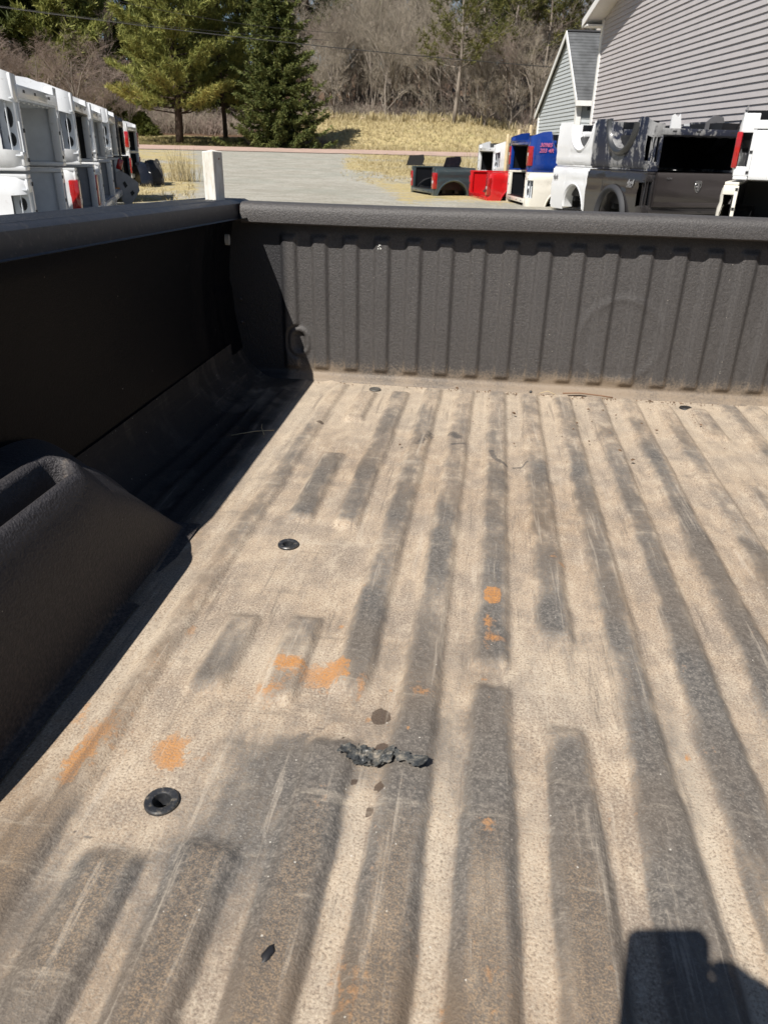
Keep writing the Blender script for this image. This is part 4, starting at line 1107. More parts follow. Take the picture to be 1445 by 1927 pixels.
def jointed(parent, x0, x1, zb, span_fn, expo, mat, y=0.0):
    rs = random.Random(17); z = zb
    while True:
        sa = span_fn(z+expo*.3); sb_ = span_fn(z+expo)
        if sa is None or sa[1]-sa[0] < .1: break
        if sb_ is None: sb_ = ((sa[0]+sa[1])/2,)*2
        cuts = [sa[0]]; c = sa[0]+rs.uniform(1.2, 4.6)
        while c < sa[1]-.8: cuts.append(c); c += rs.uniform(3.4, 4.6)
        cuts.append(sa[1])
        for a, b_ in zip(cuts, cuts[1:]):
            a2 = sb_[0] if a == cuts[0] else a; b2 = sb_[1] if b_ == cuts[-1] else b_
            if b2 <= a2: a2 = b2 = (a2+b2)/2
            t_ = rs.uniform(-.0015, .0025); dz = rs.uniform(-.0015, .0015); g = 0 if b_ == cuts[-1] else .003
            mb = MB(); mb.v = [(a, y-.026-t_, z+dz), (b_-g, y-.026-t_, z-dz), (b2-g, y-.006, z+expo), (a2, y-.006, z+expo), (a, y, z+dz), (b_-g, y, z-dz), (b2-g, y, z+expo), (a2, y, z+expo)]
            for q in ((0, 1, 2, 3), (4, 7, 6, 5), (0, 4, 5, 1), (0, 3, 7, 4), (1, 5, 6, 2)): mb.face(q)
            mb.build('siding_board', mat, parent)
        z += expo
def big_house():
    ox, oy = 2.696, 23.848
    t = thing('grey_house', 'tall gabled building with warm grey siding behind the right stacks', 'building')
    t.matrix_world = wall_frame((ox, oy, GZ))
    eave = 3.86-GZ; slope = .27; half = 7.2; Wd = 2*half
    top = lambda x: eave+slope*min(x, Wd-x)
    def span(z):
        if z < eave: return (.0, Wd)
        d = (z-eave)/slope
        return None if d >= half else (d, Wd-d)
    # wall core
    MB().prism([(0, 0), (Wd, 0), (Wd, eave), (half, eave+slope*half), (0, eave)], .0, .15, 'y').build('wall', SHADOWG, t)
    jointed(t, 0, Wd, .25, span, .108, SIDING, -.002)
    MB().box(-.0, Wd, -.035, -.001, 0, .249).build('plinth', simple('concrete', (.4, .39, .36), .9), t)
    MB().bbox(-.09, .06, -.055, .10, .0, eave-.01, .004).build('corner_trim', TRIM, t)
    # back wall, sides, roof
    MB().box(.0, .15, .151, 9.0, 0, eave-.05).build('wall', SIDING, t)
    MB().box(Wd-.15, Wd, .151, 9.0, 0, eave-.05).build('wall', SIDING, t)
    # roof slabs with an overhang of 0.45 on the gable and 0.45 at the eaves
    th = .07; ov = .50
    for s in (0, 1):
        f = (lambda x: x) if s == 0 else (lambda x: Wd-x)
        x_e = f(-.42); x_r = f(half)
        z_e = eave+.05-slope*.42; z_r = eave+.05+slope*half
        v = [(x_e, -ov, z_e+.10), (x_r, -ov, z_r+.10), (x_r, 9.3, z_r+.10), (x_e, 9.3, z_e+.10), (x_e, -ov, z_e+.13), (x_r, -ov, z_r+.13), (x_r, 9.3, z_r+.13), (x_e, 9.3, z_e+.13)]
        mb = MB(); mb.v = v
        for q in ((0, 3, 2, 1), (4, 5, 6, 7), (0, 1, 5, 4), (1, 2, 6, 5), (2, 3, 7, 6), (3, 0, 4, 7)): mb.face(q)
        mb.build('roof', simple('roof_dark', (.05, .05, .052), .9), t)
        # rake fascia and soffit
        fa = MB(); fa.v = [(x_e, -ov, z_e-.08), (x_r, -ov, z_r-.08), (x_r, -ov, z_r+.099), (x_e, -ov, z_e+.099), (x_e, -ov+.03, z_e-.08), (x_r, -ov+.03, z_r-.08), (x_r, -ov+.03, z_r+.099), (x_e, -ov+.03, z_e+.099)]
        for q in ((0, 1, 2, 3), (4, 7, 6, 5), (0, 4, 5, 1), (2, 6, 7, 3), (0, 3, 7, 4), (1, 5, 6, 2)): fa.face(q)
        fa.build('rake_board', TRIM, t)
        so = MB(); so.v = [(x_e, -ov+.031, z_e-.05), (x_r, -ov+.031, z_r-.05), (x_r, -.001, z_r-.05), (x_e, -.001, z_e-.05), (x_e, -ov+.031, z_e-.03), (x_r, -ov+.031, z_r-.03), (x_r, -.001, z_r-.03), (x_e, -.001, z_e-.03)]
        for q in ((0, 1, 2, 3), (4, 7, 6, 5), (0, 4, 5, 1), (2, 6, 7, 3), (0, 3, 7, 4), (1, 5, 6, 2)): so.face(q)
        so.build('soffit', TRIM, t)
        # eave return box
        a, b_ = sorted((x_e, f(-.0)))
        MB().box(a, b_-.001, -ov+.032, 9.2, z_e-.09, z_e-.051).build('eave_soffit', TRIM, t)
        a, b_ = sorted((x_e, x_e+(.03 if s == 0 else -.03)))
        MB().box(a-.001, b_, -ov+.001, 9.2, z_e-.085, z_e+.098).build('eave_fascia', TRIM, t)
    return t
big_house()

def annex():
    # near corner of the gable wall, wall runs away from the viewer by 5.7 m
    a = R(5.45); Dn = 27.0
    ox, oy = Dn*math.sin(a), Dn*math.cos(a)
    t = thing('annex_building', 'small steep gabled outbuilding with pale siding and grey shingles', 'building')
    # local x AWAY from the viewer
    M_ = Matrix.Identity(4); ax = -U; bx = -NV
    for j in range(3): M_[j][0] = ax[j]; M_[j][1] = bx[j]; M_[j][2] = (0, 0, 1)[j]; M_[j][3] = (ox, oy, GZ)[j]
    t.matrix_world = M_
    Wd = 5.6; rx = 2.10; ez = 2.30-GZ; rz = 4.18-GZ; fz = 2.05-GZ
    def span(z):
        if z < fz: return (0, Wd)
        if z >= rz-.1: return None
        # right (near) rake from (0,ez) to (rx,rz); far rake from (Wd,fz) to (rx,rz)
        xa = 0 if z < ez else rx*(z-ez)/(rz-ez)
        xb = Wd if z < fz else Wd-(Wd-rx)*(z-fz)/(rz-fz)
        return (xa, xb)
    MB().prism([(0, 0), (Wd, 0), (Wd, fz), (rx, rz), (0, ez)], .0, .12, 'y').build('wall', SHADOWG, t)
    def rev(z):
        s_ = span(z); return s_
    z = .12
    clapboards(t, 0, Wd, .12, rev, .115, SIDING2, -.002)
    MB().bbox(-.05, .17, -.055, .10, .0, ez-.06, .004).build('corner_trim', TRIM, t)
    MB().bbox(Wd-.10, Wd+.05, -.055, .10, .0, fz-.05, .004).build('corner_trim', TRIM, t)
    # near side wall, facing the viewer
    s2 = thing('side_wall_frame', None, None); s2.parent = t; s2.matrix_local = Matrix.Identity(4)
    bpy.data.objects.remove(s2)
    mw = MB()
    MB().box(-.001, .10, .121, 5.5, 0, ez-.02).build('wall', SHADOWG, t)
    z = .12
    while z < ez-.15:
        mb = MB(); e = .115
        mb.v = [(-.026, .12, z), (-.026, 5.5, z), (-.006, 5.5, z+e), (-.006, .12, z+e), (-.001, .12, z), (-.001, 5.5, z), (-.001, 5.5, z+e), (-.001, .12, z+e)]
        for q in ((0, 3, 2, 1), (0, 1, 5, 4), (0, 4, 7, 3), (1, 2, 6, 5)): mb.face(q)
        mb.build('siding_board', SIDING2, t); z += e
    MB().box(-.0265, -.001, .27, .9, ez-.42, ez-.16).build('vent_panel', simple('dark_vent', (.09, .10, .11), .7), t)
    # roof: near slope with shingle courses, far slope plain
    ov = .12
    def slope_pt(x, y, lift=0):
        if x <= rx: z = ez+(rz-ez)*(x)/rx
        else: z = rz-(rz-fz)*(x-rx)/(Wd-rx)
        return (x, y, z+lift)
    nb = 22; x_lo = -.22
    sh = MB(); rs = random.Random(9)
    for k in range(nb):
        a0 = x_lo+(rx-x_lo)*k/nb; a1 = x_lo+(rx-x_lo)*(k+1)/nb
        y = -ov-rs.uniform(0, .3)
        zf = lambda x: ez+(rz-ez)*x/rx
        while y < 6:
            w_ = rs.uniform(.25, .42); y1 = min(y+w_-.006, 6); l_ = rs.uniform(0, .004); y0 = max(y, -ov)
            if y1 > y0:
                n = len(sh.v)
                sh.v += [(a0, y0, zf(a0)+.062+l_), (a0, y1, zf(a0)+.062+l_), (a1, y1, zf(a1)+.045), (a1, y0, zf(a1)+.045), (a0, y0, zf(a0)+.04), (a0, y1, zf(a0)+.04)]
                sh.face((n, n+3, n+2, n+1)); sh.face((n, n+1, n+5, n+4))
            y += w_
    tag(sh.build('shingles', SHING, t), kind='stuff')
    for (xa, xb) in ((x_lo, rx), (rx, Wd+.22)):
        za = slope_pt(xa, 0)[2] if xa == rx else ez+(rz-ez)*xa/rx
        zb = rz if xb == rx else rz-(rz-fz)*(xb-rx)/(Wd-rx)
        mb = MB(); mb.v = [(xa, -ov, za), (xb, -ov, zb), (xb, 6, zb), (xa, 6, za), (xa, -ov, za+.039), (xb, -ov, zb+.039), (xb, 6, zb+.039), (xa, 6, za+.039)]
        for q in ((0, 3, 2, 1), (4, 5, 6, 7), (0, 1, 5, 4), (1, 2, 6, 5), (2, 3, 7, 6), (3, 0, 4, 7)): mb.face(q)
        mb.build('roof', SHING, t)
        fa = MB(); y0, y1 = -ov-.03, -ov-.001
        fa.v = [(xa, y0, za-.12), (xb, y0, zb-.12), (xb, y0, zb+.05), (xa, y0, za+.05), (xa, y1, za-.12), (xb, y1, zb-.12), (xb, y1, zb+.05), (xa, y1, za+.05)]
        for q in ((0, 3, 2, 1), (4, 5, 6, 7), (0, 1, 5, 4), (2, 3, 7, 6), (0, 4, 7, 3), (1, 2, 6, 5)): fa.face(q)
        fa.build('rake_board', TRIM, t)
    MB().box(x_lo-.025, x_lo-.001, -ov-.03, 6, ez+(rz-ez)*x_lo/rx-.11, ez+(rz-ez)*x_lo/rx+.035).build('eave_fascia', TRIM, t)
    MB().box(rx-.09, rx+.09, -ov, 6, rz+.030, rz+.072).build('ridge_cap', simple('ridge_dark', (.07, .07, .075), .9), t)
annex()

def pole():
    x, y = 3.35, 31.0
    t = thing('utility_pole', 'pale grey utility pole rising behind the small outbuilding', 'utility pole', (x, y, gh(x, y)))
    MB().tube([(0, 0, -.2), (0, 0, 5), (0, 0, 10.5)], [.125, .105, .085], 12).build('post', simple('bleached_pole', (.50, .46, .42), .9, var=.35, scale=3), t, True, 60)
    MB().bbox(-1.1, 1.1, -.06, .06, 9.4, 9.52, .01).build('crossarm', M_TIMBER, t)
    for k in range(3): MB().tube([(-.9+.9*k, 0, 9.5), (-.9+.9*k, 0, 9.72)], .04, 8).build('insulator', simple('insulator_glaze%d' % k, (.15, .1, .08), .3), t)
pole()
def wires():
    M_W = simple('cable_black', (.02, .02, .02), .6)
    def wire(lab, a, b_, sag, r_):
        P = []
        for i in range(41):
            u = i/40; p = Vector(a).lerp(Vector(b_), u); p.z -= sag*4*u*(1-u); P.append(p)
        o = MB().tube(P, r_, 4).build('overhead_wire', M_W, None, True); tag(o, lab, 'wire', 'overhead wires crossing in front of the woods')
    wire('lowest thick overhead cable running from upper left behind the spruce', (-30.14, 47.20, 7.62), (4.12, 55.85, 5.53), .25, .030)
    wire('thin overhead wire just above the thick cable on the left', (-31.20, 48.89, 7.94), (-11.18, 56.91, 7.03), .2, .012)
    wire('thin upper wire crossing above the big pine', (-23.20, 48.76, 8.20), (-10.13, 55.08, 7.23), .3, .014)
wires()

# ================================================================== VEGETATION
def m_bark(name, c0, c1):
    m_, nt, b = newmat(name)
    n1 = noise(nt, 3, 6, .7, stretch=(1, 1, .2))
    oi = N(nt, 'ShaderNodeObjectInfo')
    c = ramp(nt, n1, [(.3, c0), (.7, c1)])
    c = mixc(nt, math_(nt, 'MULTIPLY', oi.outputs['Random'], .35), c, tuple(k*.6 for k in c0))
    nt.links.new(c, b.inputs['Base Color']); b.inputs['Roughness'].default_value = .95; b.inputs['Specular IOR Level'].default_value = .1
    return m_
BARK = m_bark('bark_grey', (.16, .135, .11), (.46, .40, .34))
BARKP = m_bark('pine_bark', (.045, .034, .027), (.13, .095, .075))
TWIG = m_bark('twigs_grey', (.26, .222, .172), (.62, .545, .44))
TWIGR = m_bark('twigs_reddish', (.24, .18, .15), (.50, .41, .35))
def m_needles(name, c0, c1, c2, low=None):
    m_, nt, b = newmat(name)
    rn = attr(nt, 'rnd').outputs['Fac']; oi = N(nt, 'ShaderNodeObjectInfo')
    c = ramp(nt, rn, [(.0, c0), (.5, c1), (1.0, c2)])
    if low is not None:
        lw = attr(nt, 'low').outputs['Fac']; c = mixc(nt, lw, c, low)
    nt.links.new(c, b.inputs['Base Color']); b.inputs['Roughness'].default_value = .7; b.inputs['Specular IOR Level'].default_value = .25
    # thin needles let some light through
    tr = N(nt, 'ShaderNodeBsdfTranslucent'); nt.links.new(c, tr.inputs[0])
    mx = N(nt, 'ShaderNodeMixShader'); mx.inputs[0].default_value = .22
    out = [n_ for n_ in nt.nodes if n_.type == 'OUTPUT_MATERIAL'][0]
    nt.links.new(b.outputs[0], mx.inputs[1]); nt.links.new(tr.outputs[0], mx.inputs[2]); nt.links.new(mx.outputs[0], out.inputs[0])
    return m_
PINE = m_needles('pine_needles', (.12, .15, .035), (.27, .29, .075), (.45, .45, .14), (.44, .35, .09))
SPRUCE = m_needles('spruce_needles', (.050, .075, .020), (.13, .155, .042), (.25, .26, .085))
DPINE = m_needles('dark_pine_needles', (.050, .066, .016), (.105, .125, .026), (.19, .20, .048))
SPINE = m_needles('sparse_pine_needles', (.075, .085, .022), (.14, .14, .04), (.21, .20, .06))

def tufts(name, centers, dirs, size, mat, parent, n_blade=7, rnd=None, low=None, width=.16, seed=1, spread=1.0):
    """needle clumps: n_blade slim triangles per clump"""
    rs = np.random.RandomState(seed); C_ = np.asarray(centers, float); K = len(C_)
    D_ = np.asarray(dirs, float)
    base = np.repeat(C_, n_blade, 0)
    d = np.repeat(D_, n_blade, 0)+rs.normal(0, spread, (K*n_blade, 3))
    d /= np.linalg.norm(d, axis=1, keepdims=True)+1e-9
    sz = np.repeat(np.asarray(size)*np.ones(K), n_blade)*rs.uniform(.6, 1.25, K*n_blade)
    side = np.cross(d, rs.normal(0, 1, d.shape)); side /= np.linalg.norm(side, axis=1, keepdims=True)+1e-9
    w_ = (sz*width)[:, None]*side
    j = rs.normal(0, 1, d.shape)*(sz*.15)[:, None]
    p0_ = base+j-w_; p1 = base+j+w_; p2 = base+j+d*sz[:, None]+w_*.3; p3 = base+j+d*sz[:, None]-w_*.3
    co = np.stack([p0_, p1, p2, p3], 1).reshape(-1, 3)
    n = K*n_blade
    me = bpy.data.meshes.new(name); me.vertices.add(n*4); me.vertices.foreach_set('co', co.astype(np.float32).ravel())
    me.loops.add(n*4); me.loops.foreach_set('vertex_index', np.arange(n*4, dtype=np.int32))
    me.polygons.add(n); me.polygons.foreach_set('loop_start', np.arange(0, n*4, 4, dtype=np.int32)); me.polygons.foreach_set('loop_total', np.full(n, 4, dtype=np.int32))
    me.update(calc_edges=True)
    def put(nm, arr):
        at_ = me.attributes.new(nm, 'FLOAT', 'POINT'); at_.data.foreach_set('value', np.repeat(np.clip(np.repeat(arr, n_blade)+rs.normal(0, .10, n), 0, 1), 4).astype(np.float32))
    put('rnd', rnd if rnd is not None else rs.rand(K))
    if low is not None: put('low', low)
    me.materials.append(mat)
    if parent == 'mesh': return me
    return inst(name, me, parent)

def pine_tree(name, label, x, y, H, Rr, mat, bark, seed, n_br=34, first=.14, droop=-.02, lowcol=False, density=1.0, tuft=.34, group=None, bare_low=0.0, trunk_r=None):
    """layered pine: long rising limbs that carry flat plumes of needles"""
    rs = np.random.RandomState(seed)
    t = thing(name, label, 'tree', (x, y, gh(x, y)-.05), (0, 0, rs.uniform(0, 6.28)), group)
    lean = rs.uniform(-.02, .02, 2)
    trp = lambda z: Vector((lean[0]*z+.12*math.sin(z*.5+seed), lean[1]*z+.12*math.cos(z*.4), z))
    tr0 = trunk_r or H*.020
    tk = MB().tube([trp(z) for z in np.linspace(0, H, 12)], [tr0*(1-.9*u)**.8+.01 for u in np.linspace(0, 1, 12)], 8)
    cen = []; dr = []; sz = []; rd = []; lw = []
    br = MB()
    for i in range(n_br):
        u = first+(1-first)*((i+.5)/n_br); z = H*u
        shape = (1-u)**.75*(.75+.35*min(1, u/.3))
        for q in range(3 if u < .9 else 2):
            a = i*2.4+q*2.09+rs.uniform(-.4, .4); Lb = Rr*shape*rs.uniform(.65, 1.12)+.25
            up = .10+.55*u+rs.uniform(-.08, .08)+droop
            b0 = trp(z); dirv = Vector((math.cos(a), math.sin(a), up)).normalized()
            pts = [b0+dirv*Lb*s_+Vector((0, 0, -.05*Lb*math.sin(s_*PI)+.10*Lb*s_*s_)) for s_ in (0, .35, .7, 1)]
            br.tube(pts, [tr0*.32*(1-u*.6), tr0*.2*(1-u*.6), tr0*.11, .012], 4, False)
            if u < bare_low and rs.rand() < .75:
                continue
            nt_ = int((10+Lb*13)*density)
            for k in range(nt_):
                s_ = rs.uniform(.25, 1.03)**.7; p = b0+dirv*Lb*s_
                lat = Vector((-math.sin(a), math.cos(a), 0))*rs.normal(0, .20*Lb*(1.15-s_)+.12)
                p = p+lat+Vector((0, 0, -.05*Lb*math.sin(s_*PI)+.10*Lb*s_*s_+rs.normal(.06, .09)))
                cen.append(p); dr.append((math.cos(a)*.7, math.sin(a)*.7, .9)); sz.append(tuft*rs.uniform(.7, 1.2))
                rd.append(.45+rs.normal(0, .22)); lw.append(max(0, min(1, (.245-u)*6))*(s_ > .6)*rs.uniform(.1, 1) if lowcol else 0)
    tk.build('trunk', bark, t, True); br.build('limbs', bark, t, True)
    tufts('crown', cen, dr, np.array(sz), mat, t, 7, np.array(rd), np.array(lw), seed=seed, width=.10)
    return t

def spruce_tree(name, label, x, y, H, Rr, mat, seed, group=None):
    rs = np.random.RandomState(seed)
    t = thing(name, label, 'tree', (x, y, gh(x, y)-.05), (0, 0, 0), group)
    MB().tube([(0, 0, 0), (0, 0, H*.5), (0, 0, H)], [H*.016, H*.009, .02], 8).build('trunk', BARKP, t, True)
    cen = []; dr = []; sz = []; rd = []; br = MB()
    n = 46
    for i in range(n):
        u = .035+.955*i/n; z = H*u
        Lr = Rr*(1-u)**.82*(.80+.2*math.sin(i*1.9))+.12
        for q in range(9 if u < .7 else 6):
            a = i*1.7+q*2*PI/(9 if u < .7 else 6)+rs.uniform(-.25, .25); Lb = Lr*rs.uniform(.72, 1.15)
            pts = []
            for s_ in (0, .4, .8, 1): pts.append(Vector((math.cos(a)*Lb*s_, math.sin(a)*Lb*s_, z-.22*Lb*math.sin(s_*PI*.75)+.12*Lb*s_**3)))
            br.tube(pts, [.025, .018, .01, .004], 3, False)
            for k in range(int(5+Lb*15)):
                s_ = rs.uniform(.2, 1.02); lat = rs.normal(0, .10*Lb*(1.2-s_)+.05)
                p = Vector((math.cos(a)*Lb*s_-math.sin(a)*lat, math.sin(a)*Lb*s_+math.cos(a)*lat, z-.22*Lb*math.sin(s_*PI*.75)+.12*Lb*s_**3+rs.normal(0, .05)))
                cen.append(p); dr.append((math.cos(a)*.9, math.sin(a)*.9, -.05)); sz.append(rs.uniform(.16, .30)); rd.append(.4+.35*(s_-.6)+rs.normal(0, .18))
    br.build('limbs', BARKP, t)
    tufts('crown', cen, dr, np.array(sz), mat, t, 6, np.array(rd), seed=seed, width=.17, spread=.55)
    return t

def bare_tree_mesh(seed, H, spread, twig_n, up=.75, multi=1, reach=.5, r0=None):
    rs = random.Random(seed); tk = MB(); tw = MB()
    cnt = [0]
    def grow(p, d, L, r_, depth, mb):
        n = 3; pts = [p]; dd = d.copy()
        for i in range(n):
            dd = (dd+Vector((rs.gauss(0, .13), rs.gauss(0, .13), rs.gauss(.03, .06)))).normalized()
            pts.append(pts[-1]+dd*L/n)
        rad = [r_*(1-.13*i) for i in range(n+1)]
        (tk if depth < 2 else tw).tube(pts, rad, 5 if depth < 2 else 3, False)
        if depth >= 5: return
        kids = {0: twig_n, 1: 5, 2: 5, 3: 4, 4: 3}[depth]
        for k in range(kids):
            u = rs.uniform(.35 if depth else reach, 1.0) if depth or k > 1 else rs.uniform(.12, .3); i = min(int(u*n), n-1); b0 = pts[i].lerp(pts[i+1], u*n-i)
            a = rs.uniform(0, 2*PI); sp = spread*rs.uniform(.6, 1.3)
            ax = Vector((math.cos(a), math.sin(a), 0)); nd = (dd*(1-sp*.4)+ax*sp+Vector((0, 0, up*.25 if depth < 3 else -.05))).normalized()
            grow(b0, nd, L*rs.uniform(.42, .68), max(rad[i]*rs.uniform(.4, .6), .0045), depth+1, mb)
    for q in range(multi):
        a = rs.uniform(0, 6.28); d = Vector((math.cos(a)*.25*(multi > 1), math.sin(a)*.25*(multi > 1), 1)).normalized()
        grow(Vector((0, 0, -.1)), d, H*.62*rs.uniform(.8, 1.1), r0 or H*.013, 0, tk)
    return tk, tw
def low_bush_mesh(seed, H, W, n):
    rs = random.Random(seed); mb = MB()
    for i in range(n):
        a = rs.uniform(0, 6.28); r_ = rs.uniform(0, W*.5); b0 = Vector((r_*math.cos(a), r_*math.sin(a), 0))
        d = Vector((math.cos(a)*rs.uniform(0, .8), math.sin(a)*rs.uniform(0, .8), 1)).normalized(); L = H*rs.uniform(.5, 1.05)
        m1 = b0+d*L*.5+Vector((rs.gauss(0, .06), rs.gauss(0, .06), 0)); e = b0+d*L+Vector((rs.gauss(0, .2), rs.gauss(0, .2), -.1*L))
        mb.tube([b0, m1, e], [.012, .009, .004], 3, False)
        for k in range(7):
            u = rs.uniform(.25, 1); p = (b0.lerp(m1, u*2) if u < .5 else m1.lerp(e, u*2-1))
            q = p+Vector((rs.gauss(0, .28), rs.gauss(0, .28), rs.uniform(.05, .4)))*H*.35
            mb.tube([p, p.lerp(q, .5)+Vector((0, 0, .03)), q], [.007, .005, .003], 3, False)
    return mb

def polar(az, D): return D*math.sin(R(az)), D*math.cos(R(az))
def plan():
    # --- feature trees
    x, y = polar(-21.2, 68); pine_tree('white_pine', 'big olive green pine with low golden limbs at the roadside, left of centre', x, y, 17.5, 5.6, PINE, BARKP, 3, n_br=44, first=.12, lowcol=True, density=1.9, tuft=.30, trunk_r=.30)
    x, y = polar(-18.3, 72); pine_tree('white_pine', 'smaller olive pine with a dark trunk between the big pine and the spruce', x, y, 15.5, 3.9, PINE, BARKP, 8, n_br=34, first=.16, lowcol=True, density=1.4, tuft=.28, trunk_r=.2)
    x, y = polar(-14.6, 66.5); spruce_tree('spruce_tree', 'dense dark green spruce reaching to the ground beside the road', x, y, 14.6, 4.6, SPRUCE, 5)
    x, y = polar(-2.6, 79); pine_tree('scotch_pine', 'sparse pine with a long bare leaning trunk on the grassy bank', x, y, 14.5, 5.4, SPINE, BARK, 12, n_br=22, first=.30, density=.42, tuft=.34, trunk_r=.19)
    far = [(-32.5, 92, 17, 6.5), (-29.5, 96, 18, 6.5), (-27.3, 90, 15.5, 5.0), (-25.0, 98, 18, 6), (-35, 88, 15, 5.5), (-31, 104, 20, 7), (-22.8, 100, 18, 5.5), (-28, 108, 20, 6), (-34, 100, 19, 6), (-20.3, 92, 19, 5.5), (-17.0, 97, 20, 5.5)]
    labs = ['dark green pine at the far left edge of the woods', 'broad dark pine second from the left in the woods', 'yellow green pine crown behind the left bare shrubs', 'dark pine just left of the big olive pine', 'low dark pine behind the nearest left stack', 'tall dark pine crown in the upper left corner', 'dark pine showing behind the big olive pine', 'back row dark pine above the left bare shrubs', 'back row dark pine at the upper left edge', 'dark pine standing right behind the big olive pine', 'dark pine filling the gap between the olive pines and the spruce']
    for i, ((a, D, H, Rr), lab) in enumerate(zip(far, labs)):
        x, y = polar(a, D-4); pine_tree('dark_pine', lab, x, y, H, Rr*1.15, DPINE if i != 2 else PINE, BARKP, 30+i, n_br=24, first=.06, density=1.15, tuft=.55, group='dark pines in the left woods')
    # pines standing in the woods behind, mostly only their tops or shafts show
    tops = [(-10.8, 112, 15.5, 3.5, 'dark pointed conifer top behind the woods, right of the spruce'), (-7.4, 116, 15, 3.8, 'dark conifer top at the middle of the skyline'), (-4.2, 113, 16, 4, 'dark conifer top left of the long pine'), (-.8, 108, 17, 4.5, 'conifer top behind the crown of the long pine'), (-12.6, 104, 18, 4.2, 'conifer showing over the shoulder of the spruce'), (-9.2, 120, 18, 4.2, 'conifer on the skyline above the pale tree by the spruce'), (-5.8, 121, 19, 4.5, 'broad conifer on the skyline over the middle of the bank'), (1.2, 112, 19, 4.6, 'conifer on the skyline behind the bare shafts')]
    for i, (a, D, H, Rr, lab) in enumerate(tops):
        x, y = polar(a, D); pine_tree('dark_pine', lab, x, y, H*1.08, Rr, DPINE, BARKP, 50+i, n_br=20, first=.35, density=.8, tuft=.6, group='conifers on the skyline')
    shafts = [(.9, 86, 'leftmost tall bare pine shaft left of the outbuilding'), (1.9, 92, 'second tall pine shaft from the left beside the outbuilding'), (3.0, 88, 'third tall pine shaft beside the outbuilding'), (3.9, 95, 'fourth tall pine shaft, nearest the outbuilding gable'), (4.9, 99, 'tall pine shaft rising behind the outbuilding roof'), (7.2, 104, 'pine top behind the eave of the big building'), (-1.2, 90, 'tall pine shaft just right of the long leaning pine')]
    for i, (a, D, lab) in enumerate(shafts):
        x, y = polar(a, D); pine_tree('tall_pine', lab, x, y, 18, 3.6, SPINE, BARK, 70+i, n_br=24, first=.33, density=.34, tuft=.42, group='tall pines with bare shafts near the outbuilding', bare_low=.5, trunk_r=.17)
    # dark juniper clumps at the left verge
    for i, (a, D, H, Rr, lab) in enumerate([(-25.2, 76, 2.6, 2.2, 'low dark juniper bush left of the big pine trunk'), (-23.6, 74, 1.8, 1.7, 'smallest low juniper bush by the verge on the left'), (-26.8, 78, 2.4, 2.3, 'low dark juniper bush behind the farthest left stack')]):
        x, y = polar(a, D); spruce_tree('juniper_bush', lab, x, y, H, Rr, DPINE, 90+i, 'low junipers under the left pines')
    # --- bare trees: eight variants, copied
    var = []
    for k, (H, spd, tn, multi) in enumerate([(10, .62, 9, 1), (8.5, .8, 9, 1), (11, .55, 10, 1), (7.0, .9, 5, 2), (9.5, .7, 9, 1), (6.0, .95, 4, 3)]):
        tk, tw = bare_tree_mesh(200+k, H, spd, tn, multi=multi, reach=.28)
        var.append((tk.mesh('trunk', BARK, True), tw.mesh('twigs', TWIG, True), tw.mesh('twigs', TWIGR, True)))
    rs = random.Random(77)
    spots = []
    for (n, a0, a1, D0, D1) in [(34, -13, 4.5, 84, 94), (34, -13.5, 6, 94, 108), (26, -13.0, 8, 106, 124), (6, -33, -17, 84, 96), (8, -22, -14, 88, 100)]:
        for i in range(n):
            spots.append((a0+(a1-a0)*(i+rs.uniform(.1, .9))/n, rs.uniform(D0, D1)))
    spots.sort()
    def place(a, D, v, sc_, lab, grp, nm='bare_tree', red=False):
        x, y = polar(a, D); tk, tw, twr = var[v]
        t = thing(nm, lab, 'tree', (x, y, gh(x, y)), (0, 0, rs.uniform(0, 6.28)), grp); t.scale = (sc_, sc_, sc_*rs.uniform(.95, 1.15))
        inst('trunk', tk, t); inst('twigs', twr if red else tw, t)
    def region(a, D, lf):
        if lf: return 'leafless tree among the pines on the left hillside', 'leafless trees of the left hillside'
        side = 'next to the spruce' if a < -8.5 else ('above the middle of the grassy bank' if a < -3 else 'between the long pine and the outbuilding')
        row = 'front row' if D < 92 else ('middle rows' if D < 106 else 'hindmost rows')
        return 'leafless tree, %s of woods %s' % (row, side), 'leafless trees, %s of the woods %s' % (row, side)
    for a, D in spots:
        lf = a < -16
        place(a, D, rs.choice([0, 1, 2, 4]), rs.uniform(.85, 1.25)*(1.0 if D < 96 else 1.2)*(.6 if lf else 1), *region(a, D, lf), red=lf or rs.random() < .12)
    # old apple-like trees with drooping pale twigs, front of the woods
    for a, D, v, s_, lab in [(-7.3, 82.5, 1, .95, 'old leafless tree with a stout dark trunk at the crest of the bank'), (-4.4, 83.5, 1, .85, 'pale twiggy tree with drooping branches right of the stout trunk'), (-10.9, 83, 3, 1.0, 'pale leafless tree next to the spruce at the left of the bank'), (1.0, 81, 3, .75, 'low pale twiggy tree behind the right end of the bank'), (-.6, 80.5, 5, .8, 'twiggy sapling clump by the foot of the long pine')]:
        place(a, D, v, s_, lab, 'pale leafless trees along the crest of the bank')
    # mauve thicket on the left
    for i, (a, D) in enumerate([(-31.5, 74), (-30.2, 77), (-29.2, 73), (-28.0, 76), (-27.2, 72), (-26.2, 75), (-25.0, 78), (-24.4, 74), (-32.8, 76), (-26.9, 80), (-28.8, 82)]):
        place(a, D, 5 if i % 2 else 3, rs.uniform(.85, 1.15), 'mauve brown leafless shrub in the thicket behind the left stacks', 'mauve shrubs of the left thicket', 'bare_shrub', True)
    # undergrowth along the foot of the woods
    bm_ = [low_bush_mesh(300+k, 1.5, 2.2, 60).mesh('undergrowth', TWIGR if k % 2 else TWIG) for k in range(4)]
    big = MB()
    obs = []
